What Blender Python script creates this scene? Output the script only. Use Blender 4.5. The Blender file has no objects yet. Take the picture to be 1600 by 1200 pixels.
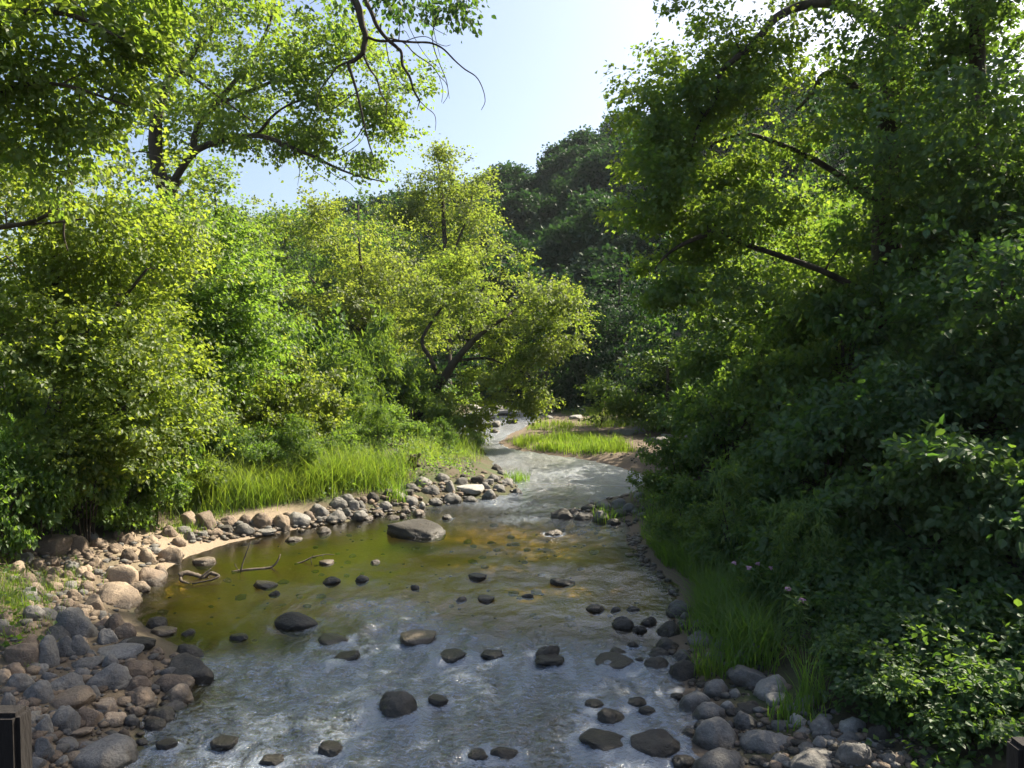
import bpy, math, random
import numpy as np
from mathutils import Vector

SC = bpy.context.scene
COL = SC.collection
R = math.radians
PI = math.pi

# ------------------------------------------------------------------ camera, light, exposure
FPX, HOR, CAMH = 1140.0, 555.0, 4.0
PITCH = math.atan((600.0 - HOR) / FPX)
cam_d = bpy.data.cameras.new('camera')
cam = bpy.data.objects.new('camera', cam_d)
COL.objects.link(cam)
cam.location = (0, 0, CAMH)
cam.rotation_euler = (R(90) - PITCH, 0, 0)
cam_d.sensor_width = 36
cam_d.lens = FPX / 1600 * 36
cam_d.clip_start = 0.05
cam_d.clip_end = 3000
SC.camera = cam

SUN_AZ, SUN_EL = 55.0, 45.0          # azimuth clockwise from +Y (view direction)
world = bpy.data.worlds.new('World')
SC.world = world
world.use_nodes = True
wn = world.node_tree
bg = wn.nodes['Background']
sky = wn.nodes.new('ShaderNodeTexSky')
sky.sky_type = 'NISHITA'
sky.sun_disc = False
sky.sun_elevation = R(SUN_EL)
sky.sun_rotation = R(SUN_AZ)
sky.air_density = 1.0
sky.dust_density = 3.2
sky.ozone_density = 1.0
wn.links.new(sky.outputs[0], bg.inputs[0])
bg.inputs[1].default_value = 0.084
sun_d = bpy.data.lights.new('sun', 'SUN')
sun_d.energy = 5.0
sun_d.angle = R(0.53)
sun_d.color = (1.0, 0.90, 0.72)
sun = bpy.data.objects.new('sun', sun_d)
COL.objects.link(sun)
sd = Vector((math.sin(R(SUN_AZ)) * math.cos(R(SUN_EL)), math.cos(R(SUN_AZ)) * math.cos(R(SUN_EL)), math.sin(R(SUN_EL))))
sun.rotation_euler = sd.to_track_quat('Z', 'Y').to_euler()
sun.location = (30, 30, 60)
vs = SC.view_settings
vs.view_transform = 'Standard'
vs.look = 'None'
vs.exposure = 1.5
vs.gamma = 1.0
vs.use_curve_mapping = False
SC.cycles.max_bounces = 7
SC.cycles.diffuse_bounces = 3
SC.cycles.glossy_bounces = 3
SC.cycles.transmission_bounces = 5
SC.cycles.transparent_max_bounces = 8
SC.cycles.caustics_reflective = False
SC.cycles.caustics_refractive = False
SC.cycles.sample_clamp_indirect = 4.0
SC.cycles.use_denoising = True

RNG = np.random.default_rng(7)
random.seed(7)

# ------------------------------------------------------------------ pixel <-> place
CP, SP = math.cos(PITCH), math.sin(PITCH)
def ray(px, py):
    a = (px - 800) / FPX
    b = (600 - py) / FPX
    return np.array([a, CP + b * SP, -SP + b * CP])
def at(px, py, Y):
    d = ray(px, py)
    return np.array([0, 0, CAMH]) + d * (Y / d[1])
def on_ground(px, py, z0=0.0):
    """the spot of the terrain that a pixel sees"""
    d = ray(px, py)
    z = z0
    for _ in range(12):
        t = (z - CAMH) / min(d[2], -0.01)
        p = np.array([0, 0, CAMH]) + d * t
        z = 0.5 * z + 0.5 * max(0.0, float(height(p[0], p[1])))
    return np.array([p[0], p[1], z])
def ground_z(x, y):
    return float(height(x, y))

# ------------------------------------------------------------------ noise
def _hash(ix, iy, iz):
    h = (ix * 374761393 + iy * 668265263 + iz * 2147483647 % 1274126177) & 0xffffffff
    h = (h ^ (h >> 13)) * 1274126177 & 0xffffffff
    return ((h ^ (h >> 16)) & 0xffff) / 65535.0
def vnoise(x, y, z=0.0):
    x = np.asarray(x, float); y = np.asarray(y, float); z = np.asarray(z, float) + np.zeros_like(x)
    ix, iy, iz = np.floor(x).astype(np.int64), np.floor(y).astype(np.int64), np.floor(z).astype(np.int64)
    fx, fy, fz = x - ix, y - iy, z - iz
    fx, fy, fz = (f * f * (3 - 2 * f) for f in (fx, fy, fz))
    r = 0
    for a in (0, 1):
        for b in (0, 1):
            for c in (0, 1):
                w = (fx if a else 1 - fx) * (fy if b else 1 - fy) * (fz if c else 1 - fz)
                r = r + w * _hash(ix + a, iy + b, (iz + c) * 7919)
    return r
def fbm(x, y, z=0.0, o=3):
    r, a, s = 0, 0.5, 1.0
    for i in range(o):
        r = r + a * vnoise(np.asarray(x) * s + 17.3 * i, np.asarray(y) * s + 5.1 * i, np.asarray(z) * s)
        a *= 0.5; s *= 2.03
    return r / (1 - 0.5 ** o)
def sstep(a, b, x):
    t = np.clip((np.asarray(x, float) - a) / (b - a), 0, 1)
    return t * t * (3 - 2 * t)

# ------------------------------------------------------------------ river course and terrain
LEFT = np.array([(-6, -3.6), (4, -3.7), (6.56, -3.9), (7.8, -3.9), (8.7, -3.8), (9.4, -4.0), (10.2, -5.0), (11.3, -5.9), (12.5, -6.35), (13.6, -6.5),
                 (14.5, -6.4), (15.5, -6.0), (16.3, -5.3), (17.1, -4.4), (17.9, -3.4), (19, -2.3), (20.7, -0.2), (21.7, 0.25), (23.4, 0.0),
                 (26, -.5), (29.4, -1.0), (32.6, -1.5), (35, -1.9), (40, -4.0), (53, -2.6), (62, -1.5), (75, -2), (400, -2)])
RIGHT = np.array([(-6, 1.7), (4, 1.7), (6.56, 1.75), (7.8, 1.95), (8.7, 2.1), (9.4, 2.0), (10.2, 2.2), (11.3, 2.6), (12.5, 2.74), (13.2, 2.7),
                  (14, 2.5), (15.5, 2.45), (16.9, 2.75), (17.9, 2.4), (18.6, 1.6), (19.8, 2.3), (21.2, 3.4), (22.8, 4.2), (24.6, 4.3),
                  (26.4, 3.7), (28, 2.5), (29.4, 1.3), (30.8, 0.0), (32.6, -.7), (34.3, -.6), (36, -.3), (40, 0.6), (53, 2.8), (62, 2.6), (75, 2), (400, 2)])
BANK = np.array([(-6, 5.6), (8, 5.4), (10, 5.2), (13, 4.9), (16, 4.4), (20, 4.3), (24.6, 5.2), (33.8, 8.4), (48, 9.5), (60, 6.5), (75, 4), (400, 4)])
RIDGE_X = [-140, -80, -47, -34, -20, -4.5, 8, 17, 30, 60, 140]
RIDGE_H = [11, 12, 14, 16, 19, 24, 28, 32.5, 36, 39, 42]
def height(x, y):
    x = np.asarray(x, float); y = np.asarray(y, float)
    xl = np.interp(y, LEFT[:, 0], LEFT[:, 1]); xr = np.interp(y, RIGHT[:, 0], RIGHT[:, 1]); bk = np.interp(y, BANK[:, 0], BANK[:, 1])
    dl = xl - x; dr = x - xr; db = x - bk
    inside = np.minimum(-dl, -dr)
    bed = -0.30 * sstep(-0.05, 1.3, inside) - 0.02
    n = fbm(x * 0.9, y * 0.9) - 0.5
    left = 0.34 * sstep(-0.1, 1.2, dl) + 0.55 * sstep(1.0, 3.6, dl) + 0.08 * np.clip(dl - 2.5, 0, 60) ** 0.9 * 1.0
    bar = 0.20 * sstep(-0.1, 1.4, dr) + .30 * sstep(.8, 3.2, dr) * sstep(19, 14, y)
    slope = np.clip(db, 0, None)
    right = bar + 0.35 * sstep(0.0, 0.8, db) + 6.0 * (1 - np.exp(-slope * 0.75 / 6.0)) + 0.25 * slope
    h = np.where(dl > 0, left, np.where(dr > 0, right, bed))
    amp = np.where(inside > 0, 0.10, 0.16) * (0.4 + 0.6 * sstep(0, 1.0, np.abs(inside)))
    h = h + n * amp
    rh = np.interp(x, RIDGE_X, RIDGE_H)
    far = sstep(62, 128, y)
    h = h * (1 - far) + (rh + 5 * (fbm(x * 0.03, y * 0.03) - 0.5)) * far
    return h

def new_mesh(name, co, loops, starts, totals=None, mats=(), mat_idx=None, smooth=False):
    me = bpy.data.meshes.new(name)
    co = np.asarray(co, np.float32); loops = np.asarray(loops, np.int32); starts = np.asarray(starts, np.int32)
    me.vertices.add(len(co)); me.vertices.foreach_set('co', co.ravel())
    me.loops.add(len(loops)); me.loops.foreach_set('vertex_index', loops)
    me.polygons.add(len(starts)); me.polygons.foreach_set('loop_start', starts)
    for m in mats: me.materials.append(m)
    if mat_idx is not None: me.polygons.foreach_set('material_index', np.asarray(mat_idx, np.int32))
    me.polygons.foreach_set('use_smooth', np.full(len(starts), bool(smooth)))
    me.update(calc_edges=True)
    return me
class Geo:
    """collects verts and faces of any size, then one mesh"""
    def __init__(s): s.v = []; s.l = []; s.n = []; s.m = []; s.nv = 0
    def add(s, v, faces_flat, sizes, m=0):
        v = np.asarray(v, float).reshape(-1, 3)
        s.v.append(v); s.l.append(np.asarray(faces_flat, np.int64).ravel() + s.nv); sizes = np.asarray(sizes, np.int64).ravel()
        s.n.append(sizes); s.m.append(np.full(len(sizes), m)); s.nv += len(v)
    def mesh(s, name, mats, smooth=False):
        n = np.concatenate(s.n); st = np.concatenate([[0], np.cumsum(n)[:-1]])
        return new_mesh(name, np.concatenate(s.v), np.concatenate(s.l), st, mats=mats, mat_idx=np.concatenate(s.m), smooth=smooth)
def link(name, me, parent=None, loc=None):
    o = bpy.data.objects.new(name, me); COL.objects.link(o)
    if parent is not None: o.parent = parent
    if loc is not None: o.location = loc
    return o
def tag(o, label=None, cat=None, group=None, kind=None):
    if label: o['label'] = label
    if cat: o['category'] = cat
    if group: o['group'] = group
    if kind: o['kind'] = kind
    return o
def empty(name, loc):
    o = bpy.data.objects.new(name, None); COL.objects.link(o); o.location = loc
    o.empty_display_size = 0.2
    return o

# ------------------------------------------------------------------ materials
def mat(name):
    m = bpy.data.materials.new(name); m.use_nodes = True
    nt = m.node_tree; nt.nodes.clear()
    out = nt.nodes.new('ShaderNodeOutputMaterial')
    return m, nt, out
def N(nt, typ, **kw):
    n = nt.nodes.new(typ)
    for k, v in kw.items():
        if k.startswith('i_'):
            key = k[2:]; key = int(key) if key.isdigit() else key
            n.inputs[key].default_value = v
        else: setattr(n, k, v)
    return n
def ramp(nt, fac, stops, interp='LINEAR'):
    r = nt.nodes.new('ShaderNodeValToRGB'); r.color_ramp.interpolation = interp
    e = r.color_ramp.elements
    while len(e) < len(stops): e.new(0.5)
    for k, (p, c) in enumerate(stops):
        e[k].position = p; e[k].color = (*c, 1) if len(c) == 3 else c
    if fac is not None: nt.links.new(fac, r.inputs[0])
    return r
def mixc(nt, fac, a, b, mode='MIX'):
    m = nt.nodes.new('ShaderNodeMix'); m.data_type = 'RGBA'; m.blend_type = mode
    if isinstance(fac, (int, float)): m.inputs[0].default_value = fac
    else: nt.links.new(fac, m.inputs[0])
    for v, i in ((a, 6), (b, 7)):
        if isinstance(v, tuple): m.inputs[i].default_value = (*v, 1)
        else: nt.links.new(v, m.inputs[i])
    return m.outputs[2]
def mapr(nt, v, a, b, c=0.0, d=1.0):
    m = N(nt, 'ShaderNodeMapRange', i_1=a, i_2=b, i_3=c, i_4=d); nt.links.new(v, m.inputs[0]); return m.outputs[0]
def noise(nt, co, scale, detail=4, rough=0.55):
    n = N(nt, 'ShaderNodeTexNoise', i_Scale=scale, i_Detail=detail, i_Roughness=rough)
    if co is not None: nt.links.new(co, n.inputs['Vector'])
    return n.outputs['Fac']

def leaf_mat(name, refl, refl2, trans, trans2, mix=0.5, gloss=0.55):
    m, nt, out = mat(name)
    g = N(nt, 'ShaderNodeNewGeometry')
    oi = N(nt, 'ShaderNodeObjectInfo')
    geo = N(nt, 'ShaderNodeTexCoord')
    big = noise(nt, geo.outputs['Object'], 0.55, 2)
    fac = N(nt, 'ShaderNodeMath', operation='MULTIPLY_ADD', i_1=0.55, i_2=-0.08); nt.links.new(g.outputs['Random Per Island'], fac.inputs[0])
    f2 = N(nt, 'ShaderNodeMath', operation='MULTIPLY_ADD', i_1=0.75, use_clamp=True); nt.links.new(big, f2.inputs[0]); nt.links.new(fac.outputs[0], f2.inputs[2])
    f3 = N(nt, 'ShaderNodeMath', operation='MULTIPLY_ADD', i_1=0.3, use_clamp=True); nt.links.new(oi.outputs['Random'], f3.inputs[0]); nt.links.new(f2.outputs[0], f3.inputs[2])
    f4 = N(nt, 'ShaderNodeMath', operation='SUBTRACT', i_1=0.2, use_clamp=True); nt.links.new(f3.outputs[0], f4.inputs[0])
    cr = mixc(nt, f4.outputs[0], refl, refl2)
    ct = mixc(nt, f4.outputs[0], trans, trans2)
    d = N(nt, 'ShaderNodeBsdfDiffuse'); t = N(nt, 'ShaderNodeBsdfTranslucent')
    nt.links.new(cr, d.inputs[0]); nt.links.new(ct, t.inputs[0])
    mx = N(nt, 'ShaderNodeMixShader', i_0=mix); nt.links.new(d.outputs[0], mx.inputs[1]); nt.links.new(t.outputs[0], mx.inputs[2])
    gl = N(nt, 'ShaderNodeBsdfGlossy', i_Roughness=gloss); gl.inputs[0].default_value = (1, 1, 1, 1)
    mg = N(nt, 'ShaderNodeMixShader', i_0=0.03); nt.links.new(mx.outputs[0], mg.inputs[1]); nt.links.new(gl.outputs[0], mg.inputs[2])
    nt.links.new(mg.outputs[0], out.inputs[0])
    return m
LEAF_MAPLE = leaf_mat('maple_leaf', (.046, .096, .014), (.09, .135, .018), (.20, .35, .03), (.46, .53, .05), 0.55)
LEAF_FRESH = leaf_mat('fresh_leaf', (.045, .105, .018), (.08, .14, .022), (.16, .35, .03), (.36, .50, .05), 0.53)
LEAF_COTTON = leaf_mat('cottonwood_leaf', (.045, .095, .02), (.08, .13, .025), (.19, .37, .03), (.42, .52, .05), 0.52)
LEAF_GOLD = leaf_mat('golden_leaf', (.05, .09, .014), (.10, .128, .02), (.19, .33, .03), (.43, .49, .055), 0.54)
LEAF_DARK = leaf_mat('dark_leaf', (.029, .075, .025), (.06, .115, .032), (.08, .21, .025), (.24, .38, .035), 0.45)  # reflectance set low to deepen the shade on this foliage
LEAF_SHADE = leaf_mat('shaded_leaf', (.040, .098, .027), (.08, .145, .035), (.12, .27, .025), (.34, .46, .04), 0.45)  # for foliage in shade; part of that shade is in the colour
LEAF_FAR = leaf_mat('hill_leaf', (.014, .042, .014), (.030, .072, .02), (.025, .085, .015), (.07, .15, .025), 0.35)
GRASS = leaf_mat('grass_blade', (.05, .115, .014), (.11, .16, .03), (.17, .37, .02), (.42, .50, .05), 0.55)
GRASS_COOL = leaf_mat('cool_grass_blade', (.05, .12, .02), (.09, .16, .03), (.16, .36, .02), (.32, .48, .04), 0.52)

def bark_mat(name, c1, c2):
    m, nt, out = mat(name)
    tc = N(nt, 'ShaderNodeTexCoord')
    mp = N(nt, 'ShaderNodeMapping'); mp.inputs['Scale'].default_value = (1, 1, 0.22)
    nt.links.new(tc.outputs['Object'], mp.inputs[0])
    n1 = noise(nt, mp.outputs[0], 14, 6, 0.65)
    n2 = noise(nt, tc.outputs['Object'], 2.2, 3)
    c = mixc(nt, n1, c1, c2)
    c = mixc(nt, mapr(nt, n2, .35, .7), c, tuple(0.6 * a for a in c1))
    b = N(nt, 'ShaderNodeBsdfPrincipled', i_Roughness=0.9); nt.links.new(c, b.inputs['Base Color'])
    bp = N(nt, 'ShaderNodeBump', i_Strength=0.8, i_Distance=0.03); nt.links.new(n1, bp.inputs['Height']); nt.links.new(bp.outputs[0], b.inputs['Normal'])
    nt.links.new(b.outputs[0], out.inputs[0])
    return m
BARK = bark_mat('brown_bark', (.035, .026, .018), (.12, .095, .07))
BARK_GREY = bark_mat('grey_bark', (.05, .043, .035), (.17, .14, .11))
BARK_DEAD = bark_mat('dead_wood', (.06, .045, .035), (.20, .16, .12))

def rock_mat(name, c1, c2, c3):
    m, nt, out = mat(name)
    tc = N(nt, 'ShaderNodeTexCoord'); oi = N(nt, 'ShaderNodeObjectInfo'); ge = N(nt, 'ShaderNodeNewGeometry')
    off = N(nt, 'ShaderNodeVectorMath', operation='ADD')
    cm = N(nt, 'ShaderNodeCombineXYZ'); 
    mul = N(nt, 'ShaderNodeMath', operation='MULTIPLY', i_1=57.0); nt.links.new(oi.outputs['Random'], mul.inputs[0])
    nt.links.new(mul.outputs[0], cm.inputs[0]); nt.links.new(mul.outputs[0], cm.inputs[1])
    nt.links.new(ge.outputs['Position'], off.inputs[0]); nt.links.new(cm.outputs[0], off.inputs[1])
    co = off.outputs[0]
    n1 = noise(nt, co, 3.0, 4); n2 = noise(nt, co, 38, 5, 0.7); n3 = noise(nt, co, 90, 2, 0.6); n4 = noise(nt, co, 7.0, 5, 0.6)
    c = mixc(nt, mapr(nt, n1, .3, .7), c1, c2)
    c = mixc(nt, mapr(nt, n4, .52, .68, 0, .8), c, c3)
    c = mixc(nt, mapr(nt, n2, .35, .65, 0, .5), c, tuple(0.45 * a for a in c1))
    c = mixc(nt, mapr(nt, n3, .55, .75, 0, .4), c, tuple(min(1.5 * a, .7) for a in c2))
    br = N(nt, 'ShaderNodeHueSaturation'); nt.links.new(c, br.inputs['Color'])
    nt.links.new(mapr(nt, oi.outputs['Random'], 0, 1, 0.7, 1.25), br.inputs['Value'])
    # wet band just over the water line
    sp = N(nt, 'ShaderNodeSeparateXYZ'); nt.links.new(ge.outputs['Position'], sp.inputs[0])
    wz = N(nt, 'ShaderNodeMath', operation='MULTIPLY_ADD', i_1=-0.10); nt.links.new(n4, wz.inputs[0]); nt.links.new(sp.outputs[2], wz.inputs[2])
    wet = mapr(nt, wz.outputs[0], 0.02, 0.10, 1.0, 0.0)
    cw = mixc(nt, wet, br.outputs[0], mixc(nt, 0.7, br.outputs[0], (.025, .02, .014)))
    b = N(nt, 'ShaderNodeBsdfPrincipled'); nt.links.new(cw, b.inputs['Base Color'])
    nt.links.new(mapr(nt, wet, 0, 1, .85, .35), b.inputs['Roughness'])
    bp = N(nt, 'ShaderNodeBump', i_Strength=0.75, i_Distance=0.028); nt.links.new(n2, bp.inputs['Height'])
    bp2 = N(nt, 'ShaderNodeBump', i_Strength=0.6, i_Distance=0.06); nt.links.new(n4, bp2.inputs['Height']); nt.links.new(bp.outputs[0], bp2.inputs['Normal'])
    nt.links.new(bp2.outputs[0], b.inputs['Normal'])
    nt.links.new(b.outputs[0], out.inputs[0])
    return m
ROCK = {'grey': rock_mat('grey_granite', (.155, .148, .138), (.235, .225, .208), (.19, .165, .14)),
        'dark': rock_mat('dark_basalt', (.045, .040, .034), (.085, .078, .066), (.065, .052, .036)),
        'brown': rock_mat('brown_stone', (.17, .125, .09), (.26, .20, .15), (.14, .115, .095)),
        'tan': rock_mat('tan_sandstone', (.30, .225, .155), (.40, .315, .23), (.24, .19, .145)),
        'pale': rock_mat('pale_limestone', (.29, .28, .262), (.37, .355, .33), (.26, .24, .215))}

def ground_mat():
    m, nt, out = mat('bank_ground')
    ge = N(nt, 'ShaderNodeNewGeometry'); at_ = N(nt, 'ShaderNodeAttribute', attribute_name='zone')
    sp = N(nt, 'ShaderNodeSeparateColor'); nt.links.new(at_.outputs['Color'], sp.inputs[0])
    co = ge.outputs['Position']
    n1 = noise(nt, co, 1.3, 5); n2 = noise(nt, co, 22, 5, .7); n3 = noise(nt, co, 0.5, 3)
    vor = N(nt, 'ShaderNodeTexVoronoi', i_Scale=13.0); nt.links.new(co, vor.inputs['Vector'])
    peb = mixc(nt, vor.outputs['Color'], (.10, .075, .04), (.34, .26, .16))
    soil = mixc(nt, n2, (.035, .028, .016), (.11, .085, .05))
    moss = mixc(nt, n2, (.03, .045, .012), (.07, .09, .03))
    soil = mixc(nt, mapr(nt, n1, .4, .65), soil, moss)
    sand = mixc(nt, n2, (.21, .16, .11), (.33, .26, .19))
    bed = mixc(nt, mapr(nt, n1, .3, .7), (.74, .43, .08), (.50, .38, .05))
    bed = mixc(nt, mapr(nt, n3, .4, .62), bed, (.62, .47, .05))
    bed = mixc(nt, 0.35, bed, peb)
    stony = mixc(nt, vor.outputs['Distance'], (.13, .10, .055), (.045, .036, .02))  # darker bed under the riffles, put in for stones' shade and ripple contrast
    bed = mixc(nt, at_.outputs['Alpha'], bed, stony)
    c = mixc(nt, sp.outputs[0], soil, bed)
    c = mixc(nt, sp.outputs[1], c, sand)
    c = mixc(nt, sp.outputs[2], c, mixc(nt, n2, (.10, .075, .05), (.20, .15, .105)))
    b = N(nt, 'ShaderNodeBsdfPrincipled', i_Roughness=0.95); nt.links.new(c, b.inputs['Base Color'])
    bp = N(nt, 'ShaderNodeBump', i_Strength=0.7, i_Distance=0.04); nt.links.new(n2, bp.inputs['Height']); nt.links.new(bp.outputs[0], b.inputs['Normal'])
    nt.links.new(b.outputs[0], out.inputs[0])
    return m

# ground sheet
def grid_mesh(name, xs, ys, zf, m, smooth=True):
    X, Y = np.meshgrid(xs, ys)
    Z = zf(X, Y)
    co = np.stack([X.ravel(), Y.ravel(), Z.ravel()], 1)
    nx, ny = len(xs), len(ys)
    i = np.arange((nx - 1) * (ny - 1)); r, c = i // (nx - 1), i % (nx - 1)
    a = r * nx + c
    loops = np.stack([a, a + 1, a + nx + 1, a + nx], 1).ravel()
    me = new_mesh(name, co, loops, np.arange(len(i)) * 4, mats=[m], smooth=smooth)
    return me, X, Y, Z
xs = np.concatenate([[-700, -400, -250], np.linspace(-160, -16, 60), np.linspace(-15, 13, 190), np.linspace(14.5, 160, 60), [250, 400, 700]])
ys = np.concatenate([[-300, -120, -40, -15], np.linspace(-6, 4, 14), np.geomspace(4.4, 40, 200), np.linspace(41, 150, 70), [170, 220, 320, 500, 800]])
gm, X, Y, Z = grid_mesh('ground', xs, ys, height, ground_mat())
xl = np.interp(Y, LEFT[:, 0], LEFT[:, 1]); xr = np.interp(Y, RIGHT[:, 0], RIGHT[:, 1]); bk = np.interp(Y, BANK[:, 0], BANK[:, 1])
inside = np.minimum(X - xl, xr - X)
zone = np.zeros((X.size, 4), np.float32); zone[:, 3] = np.clip(sstep(12.6, 10.6, Y - .25 * X * (X < 0) * 0) + sstep(16.6, 19, Y), 0, 1).ravel()
zone[:, 0] = sstep(0.06, 0.45, inside).ravel()
left_sand = sstep(-.5, -.1, xl - X) * sstep(1.9, 1.2, xl - X) * sstep(12.5, 14, Y) * sstep(17.9, 16.9, Y)
heap = sstep(0, .15, xl - X) * sstep(4.2, 2.6, xl - X) * sstep(14, 12, Y)
zone[:, 1] = np.clip(left_sand, 0, 1).ravel()
bar = (X > xr) * sstep(1.2, -0.2, X - bk) * sstep(17, 23, Y)
zone[:, 2] = np.clip(np.maximum(np.maximum(bar, heap * .8), sstep(-.4, 0, X - xr) * sstep(.7, .2, X - xr)), 0, 1).ravel()
ca = gm.color_attributes.new('zone', 'FLOAT_COLOR', 'POINT'); ca.data.foreach_set('color', zone.ravel())
tag(link('ground', gm), kind='structure')

# ------------------------------------------------------------------ water
def riffle(x, y):
    """0 still pool .. 1 broken fast water"""
    near = sstep(11.6, 10.0, y + 0.35 * (x + 1) - 0.3)
    r = near
    pool = sstep(-1.6, -3.0, x) * sstep(9.2, 10.4, y) * sstep(13.5, 12, y)
    r = r * (1 - 0.85 * pool)
    for cx, cy, sx, sy, a in ((0.2, 17.6, 1.7, 1.1, .8), (1.2, 20.0, 1.3, 1.6, .55), (2.4, 25.0, 2.3, 3.2, .75), (0.2, 29.5, 1.6, 2.2, .75), (-1.2, 34, 1.0, 4, .8),
                              (-2.3, 11.6, 1.5, .7, .75), (0.6, 13.2, 1.6, .45, .75), (-0.3, 14.8, 1.2, .4, .4), (1.2, 16.0, 1.2, .6, .5), (0, 50, 5, 12, .9), (-4.0, 8.4, .5, .4, -.6)):
        r = r + a * np.exp(-((x - cx) / sx) ** 2 - ((y - cy) / sy) ** 2)
    n = fbm(x * 0.8, y * 0.55, 3.3)
    return np.clip(r * (0.72 + .56 * n), 0, 1)
def far_chop(x, y):
    return np.clip(np.maximum(riffle(x, y), (.62 + .55 * fbm(x * .7, y * .4, 6.1)) * sstep(16.3, 19.5, y + .25 * x)), 0, 1)  # far stretch raised so its whitened colour reads as silver sky reflection
wx = np.linspace(-8.5, 6.2, 250)
wy = np.concatenate([np.linspace(-8, 4.5, 12), np.geomspace(4.9, 80, 430)])
def wave(x, y):
    rf = far_chop(x, y)
    rf = rf * (1 - .8 * sstep(14, 20, y))
    swell = 0.010 * (fbm(x * 1.6, y * 1.1, 1.0) - .5) * 2
    chop = (fbm(x * 4.3 + 0.8 * fbm(x * 2, y * 2), y * 3.0, 5.0, 3) - .5) * 2
    fine = (fbm(x * 10, y * 7.0, 9.0, 2) - .5) * 2
    ridge = 1 - np.abs(vnoise(x * 2.1 + 3, y * 1.3 + 0.6 * vnoise(x * 2, y * 2)) - .5) * 2
    return swell + rf * (0.065 * chop + 0.025 * fine + 0.045 * ridge ** 2 - 0.02) * np.clip(y / 11, .75, 1.8)
def water_mat():
    m, nt, out = mat('stream_water')
    ge = N(nt, 'ShaderNodeNewGeometry'); a = N(nt, 'ShaderNodeAttribute', attribute_name='riffle')
    co = ge.outputs['Position']
    mp = N(nt, 'ShaderNodeMapping'); mp.inputs['Scale'].default_value = (1, 0.7, 1); nt.links.new(co, mp.inputs[0])
    n1 = noise(nt, mp.outputs[0], 5.5, 4, .6); n2 = noise(nt, mp.outputs[0], 24, 3, .65)
    mp2 = N(nt, 'ShaderNodeMapping'); mp2.inputs['Scale'].default_value = (.8, 1.5, 1); nt.links.new(co, mp2.inputs[0])
    st = N(nt, 'ShaderNodeTexNoise', i_Scale=12.0, i_Detail=5.0, i_Roughness=.72, i_Distortion=.5); nt.links.new(mp2.outputs[0], st.inputs['Vector'])
    b1 = N(nt, 'ShaderNodeBump', i_Distance=0.05); nt.links.new(n1, b1.inputs['Height'])
    nt.links.new(mapr(nt, a.outputs['Fac'], 0, 1, .18, .9), b1.inputs['Strength'])
    b2 = N(nt, 'ShaderNodeBump', i_Distance=0.035); nt.links.new(n2, b2.inputs['Height']); nt.links.new(b1.outputs[0], b2.inputs['Normal'])
    nt.links.new(mapr(nt, a.outputs['Fac'], 0, 1, .12, 1.0), b2.inputs['Strength'])
    fr = N(nt, 'ShaderNodeFresnel', i_IOR=1.8); nt.links.new(b2.outputs[0], fr.inputs['Normal'])
    tr = N(nt, 'ShaderNodeBsdfTransparent'); tr.inputs[0].default_value = (.95, .88, .58, 1)
    gl = N(nt, 'ShaderNodeBsdfGlossy', i_Roughness=0.05); a2 = N(nt, 'ShaderNodeAttribute', attribute_name='ripple'); ra = N(nt, 'ShaderNodeMath', operation='MULTIPLY_ADD', i_1=.20); nt.links.new(a2.outputs['Fac'], ra.inputs[0]); nt.links.new(mapr(nt, a.outputs['Fac'], 0, 1, .04, .14), ra.inputs[2]); nt.links.new(ra.outputs[0], gl.inputs['Roughness']); gl.inputs[0].default_value = (1, 1, 1, 1); nt.links.new(b2.outputs[0], gl.inputs['Normal'])
    mx = N(nt, 'ShaderNodeMixShader'); nt.links.new(fr.outputs[0], mx.inputs[0]); nt.links.new(tr.outputs[0], mx.inputs[1]); nt.links.new(gl.outputs[0], mx.inputs[2])
    # aerated riffle water; its blue-grey also stands in for reflected sky
    foam_sheen = N(nt, 'ShaderNodeBsdfPrincipled', i_Roughness=.25); foam_sheen.inputs['Base Color'].default_value = (.38, .45, .55, 1); nt.links.new(b2.outputs[0], foam_sheen.inputs['Normal'])
    thr = N(nt, 'ShaderNodeMath', operation='MULTIPLY_ADD', i_1=0.56, i_2=-0.47); nt.links.new(a.outputs['Fac'], thr.inputs[0])
    sm = N(nt, 'ShaderNodeMath', operation='ADD'); nt.links.new(thr.outputs[0], sm.inputs[0]); nt.links.new(st.outputs['Fac'], sm.inputs[1])
    ff = mapr(nt, sm.outputs[0], .43, .70, 0, .48)
    fm = N(nt, 'ShaderNodeMixShader'); nt.links.new(ff, fm.inputs[0]); nt.links.new(mx.outputs[0], fm.inputs[1]); nt.links.new(foam_sheen.outputs[0], fm.inputs[2])
    nt.links.new(fm.outputs[0], out.inputs[0])
    return m
wm, WX, WY, WZ = grid_mesh('river_water', wx, wy, wave, water_mat())
fb_ = wm.attributes.new('ripple', 'FLOAT', 'POINT'); fb_.data.foreach_set('value', sstep(17, 26, WY + .2 * WX).ravel().astype(np.float32))
fa = wm.attributes.new('riffle', 'FLOAT', 'POINT'); fa.data.foreach_set('value', far_chop(WX, WY).ravel().astype(np.float32))
tag(link('river_water', wm), kind='structure')

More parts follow.
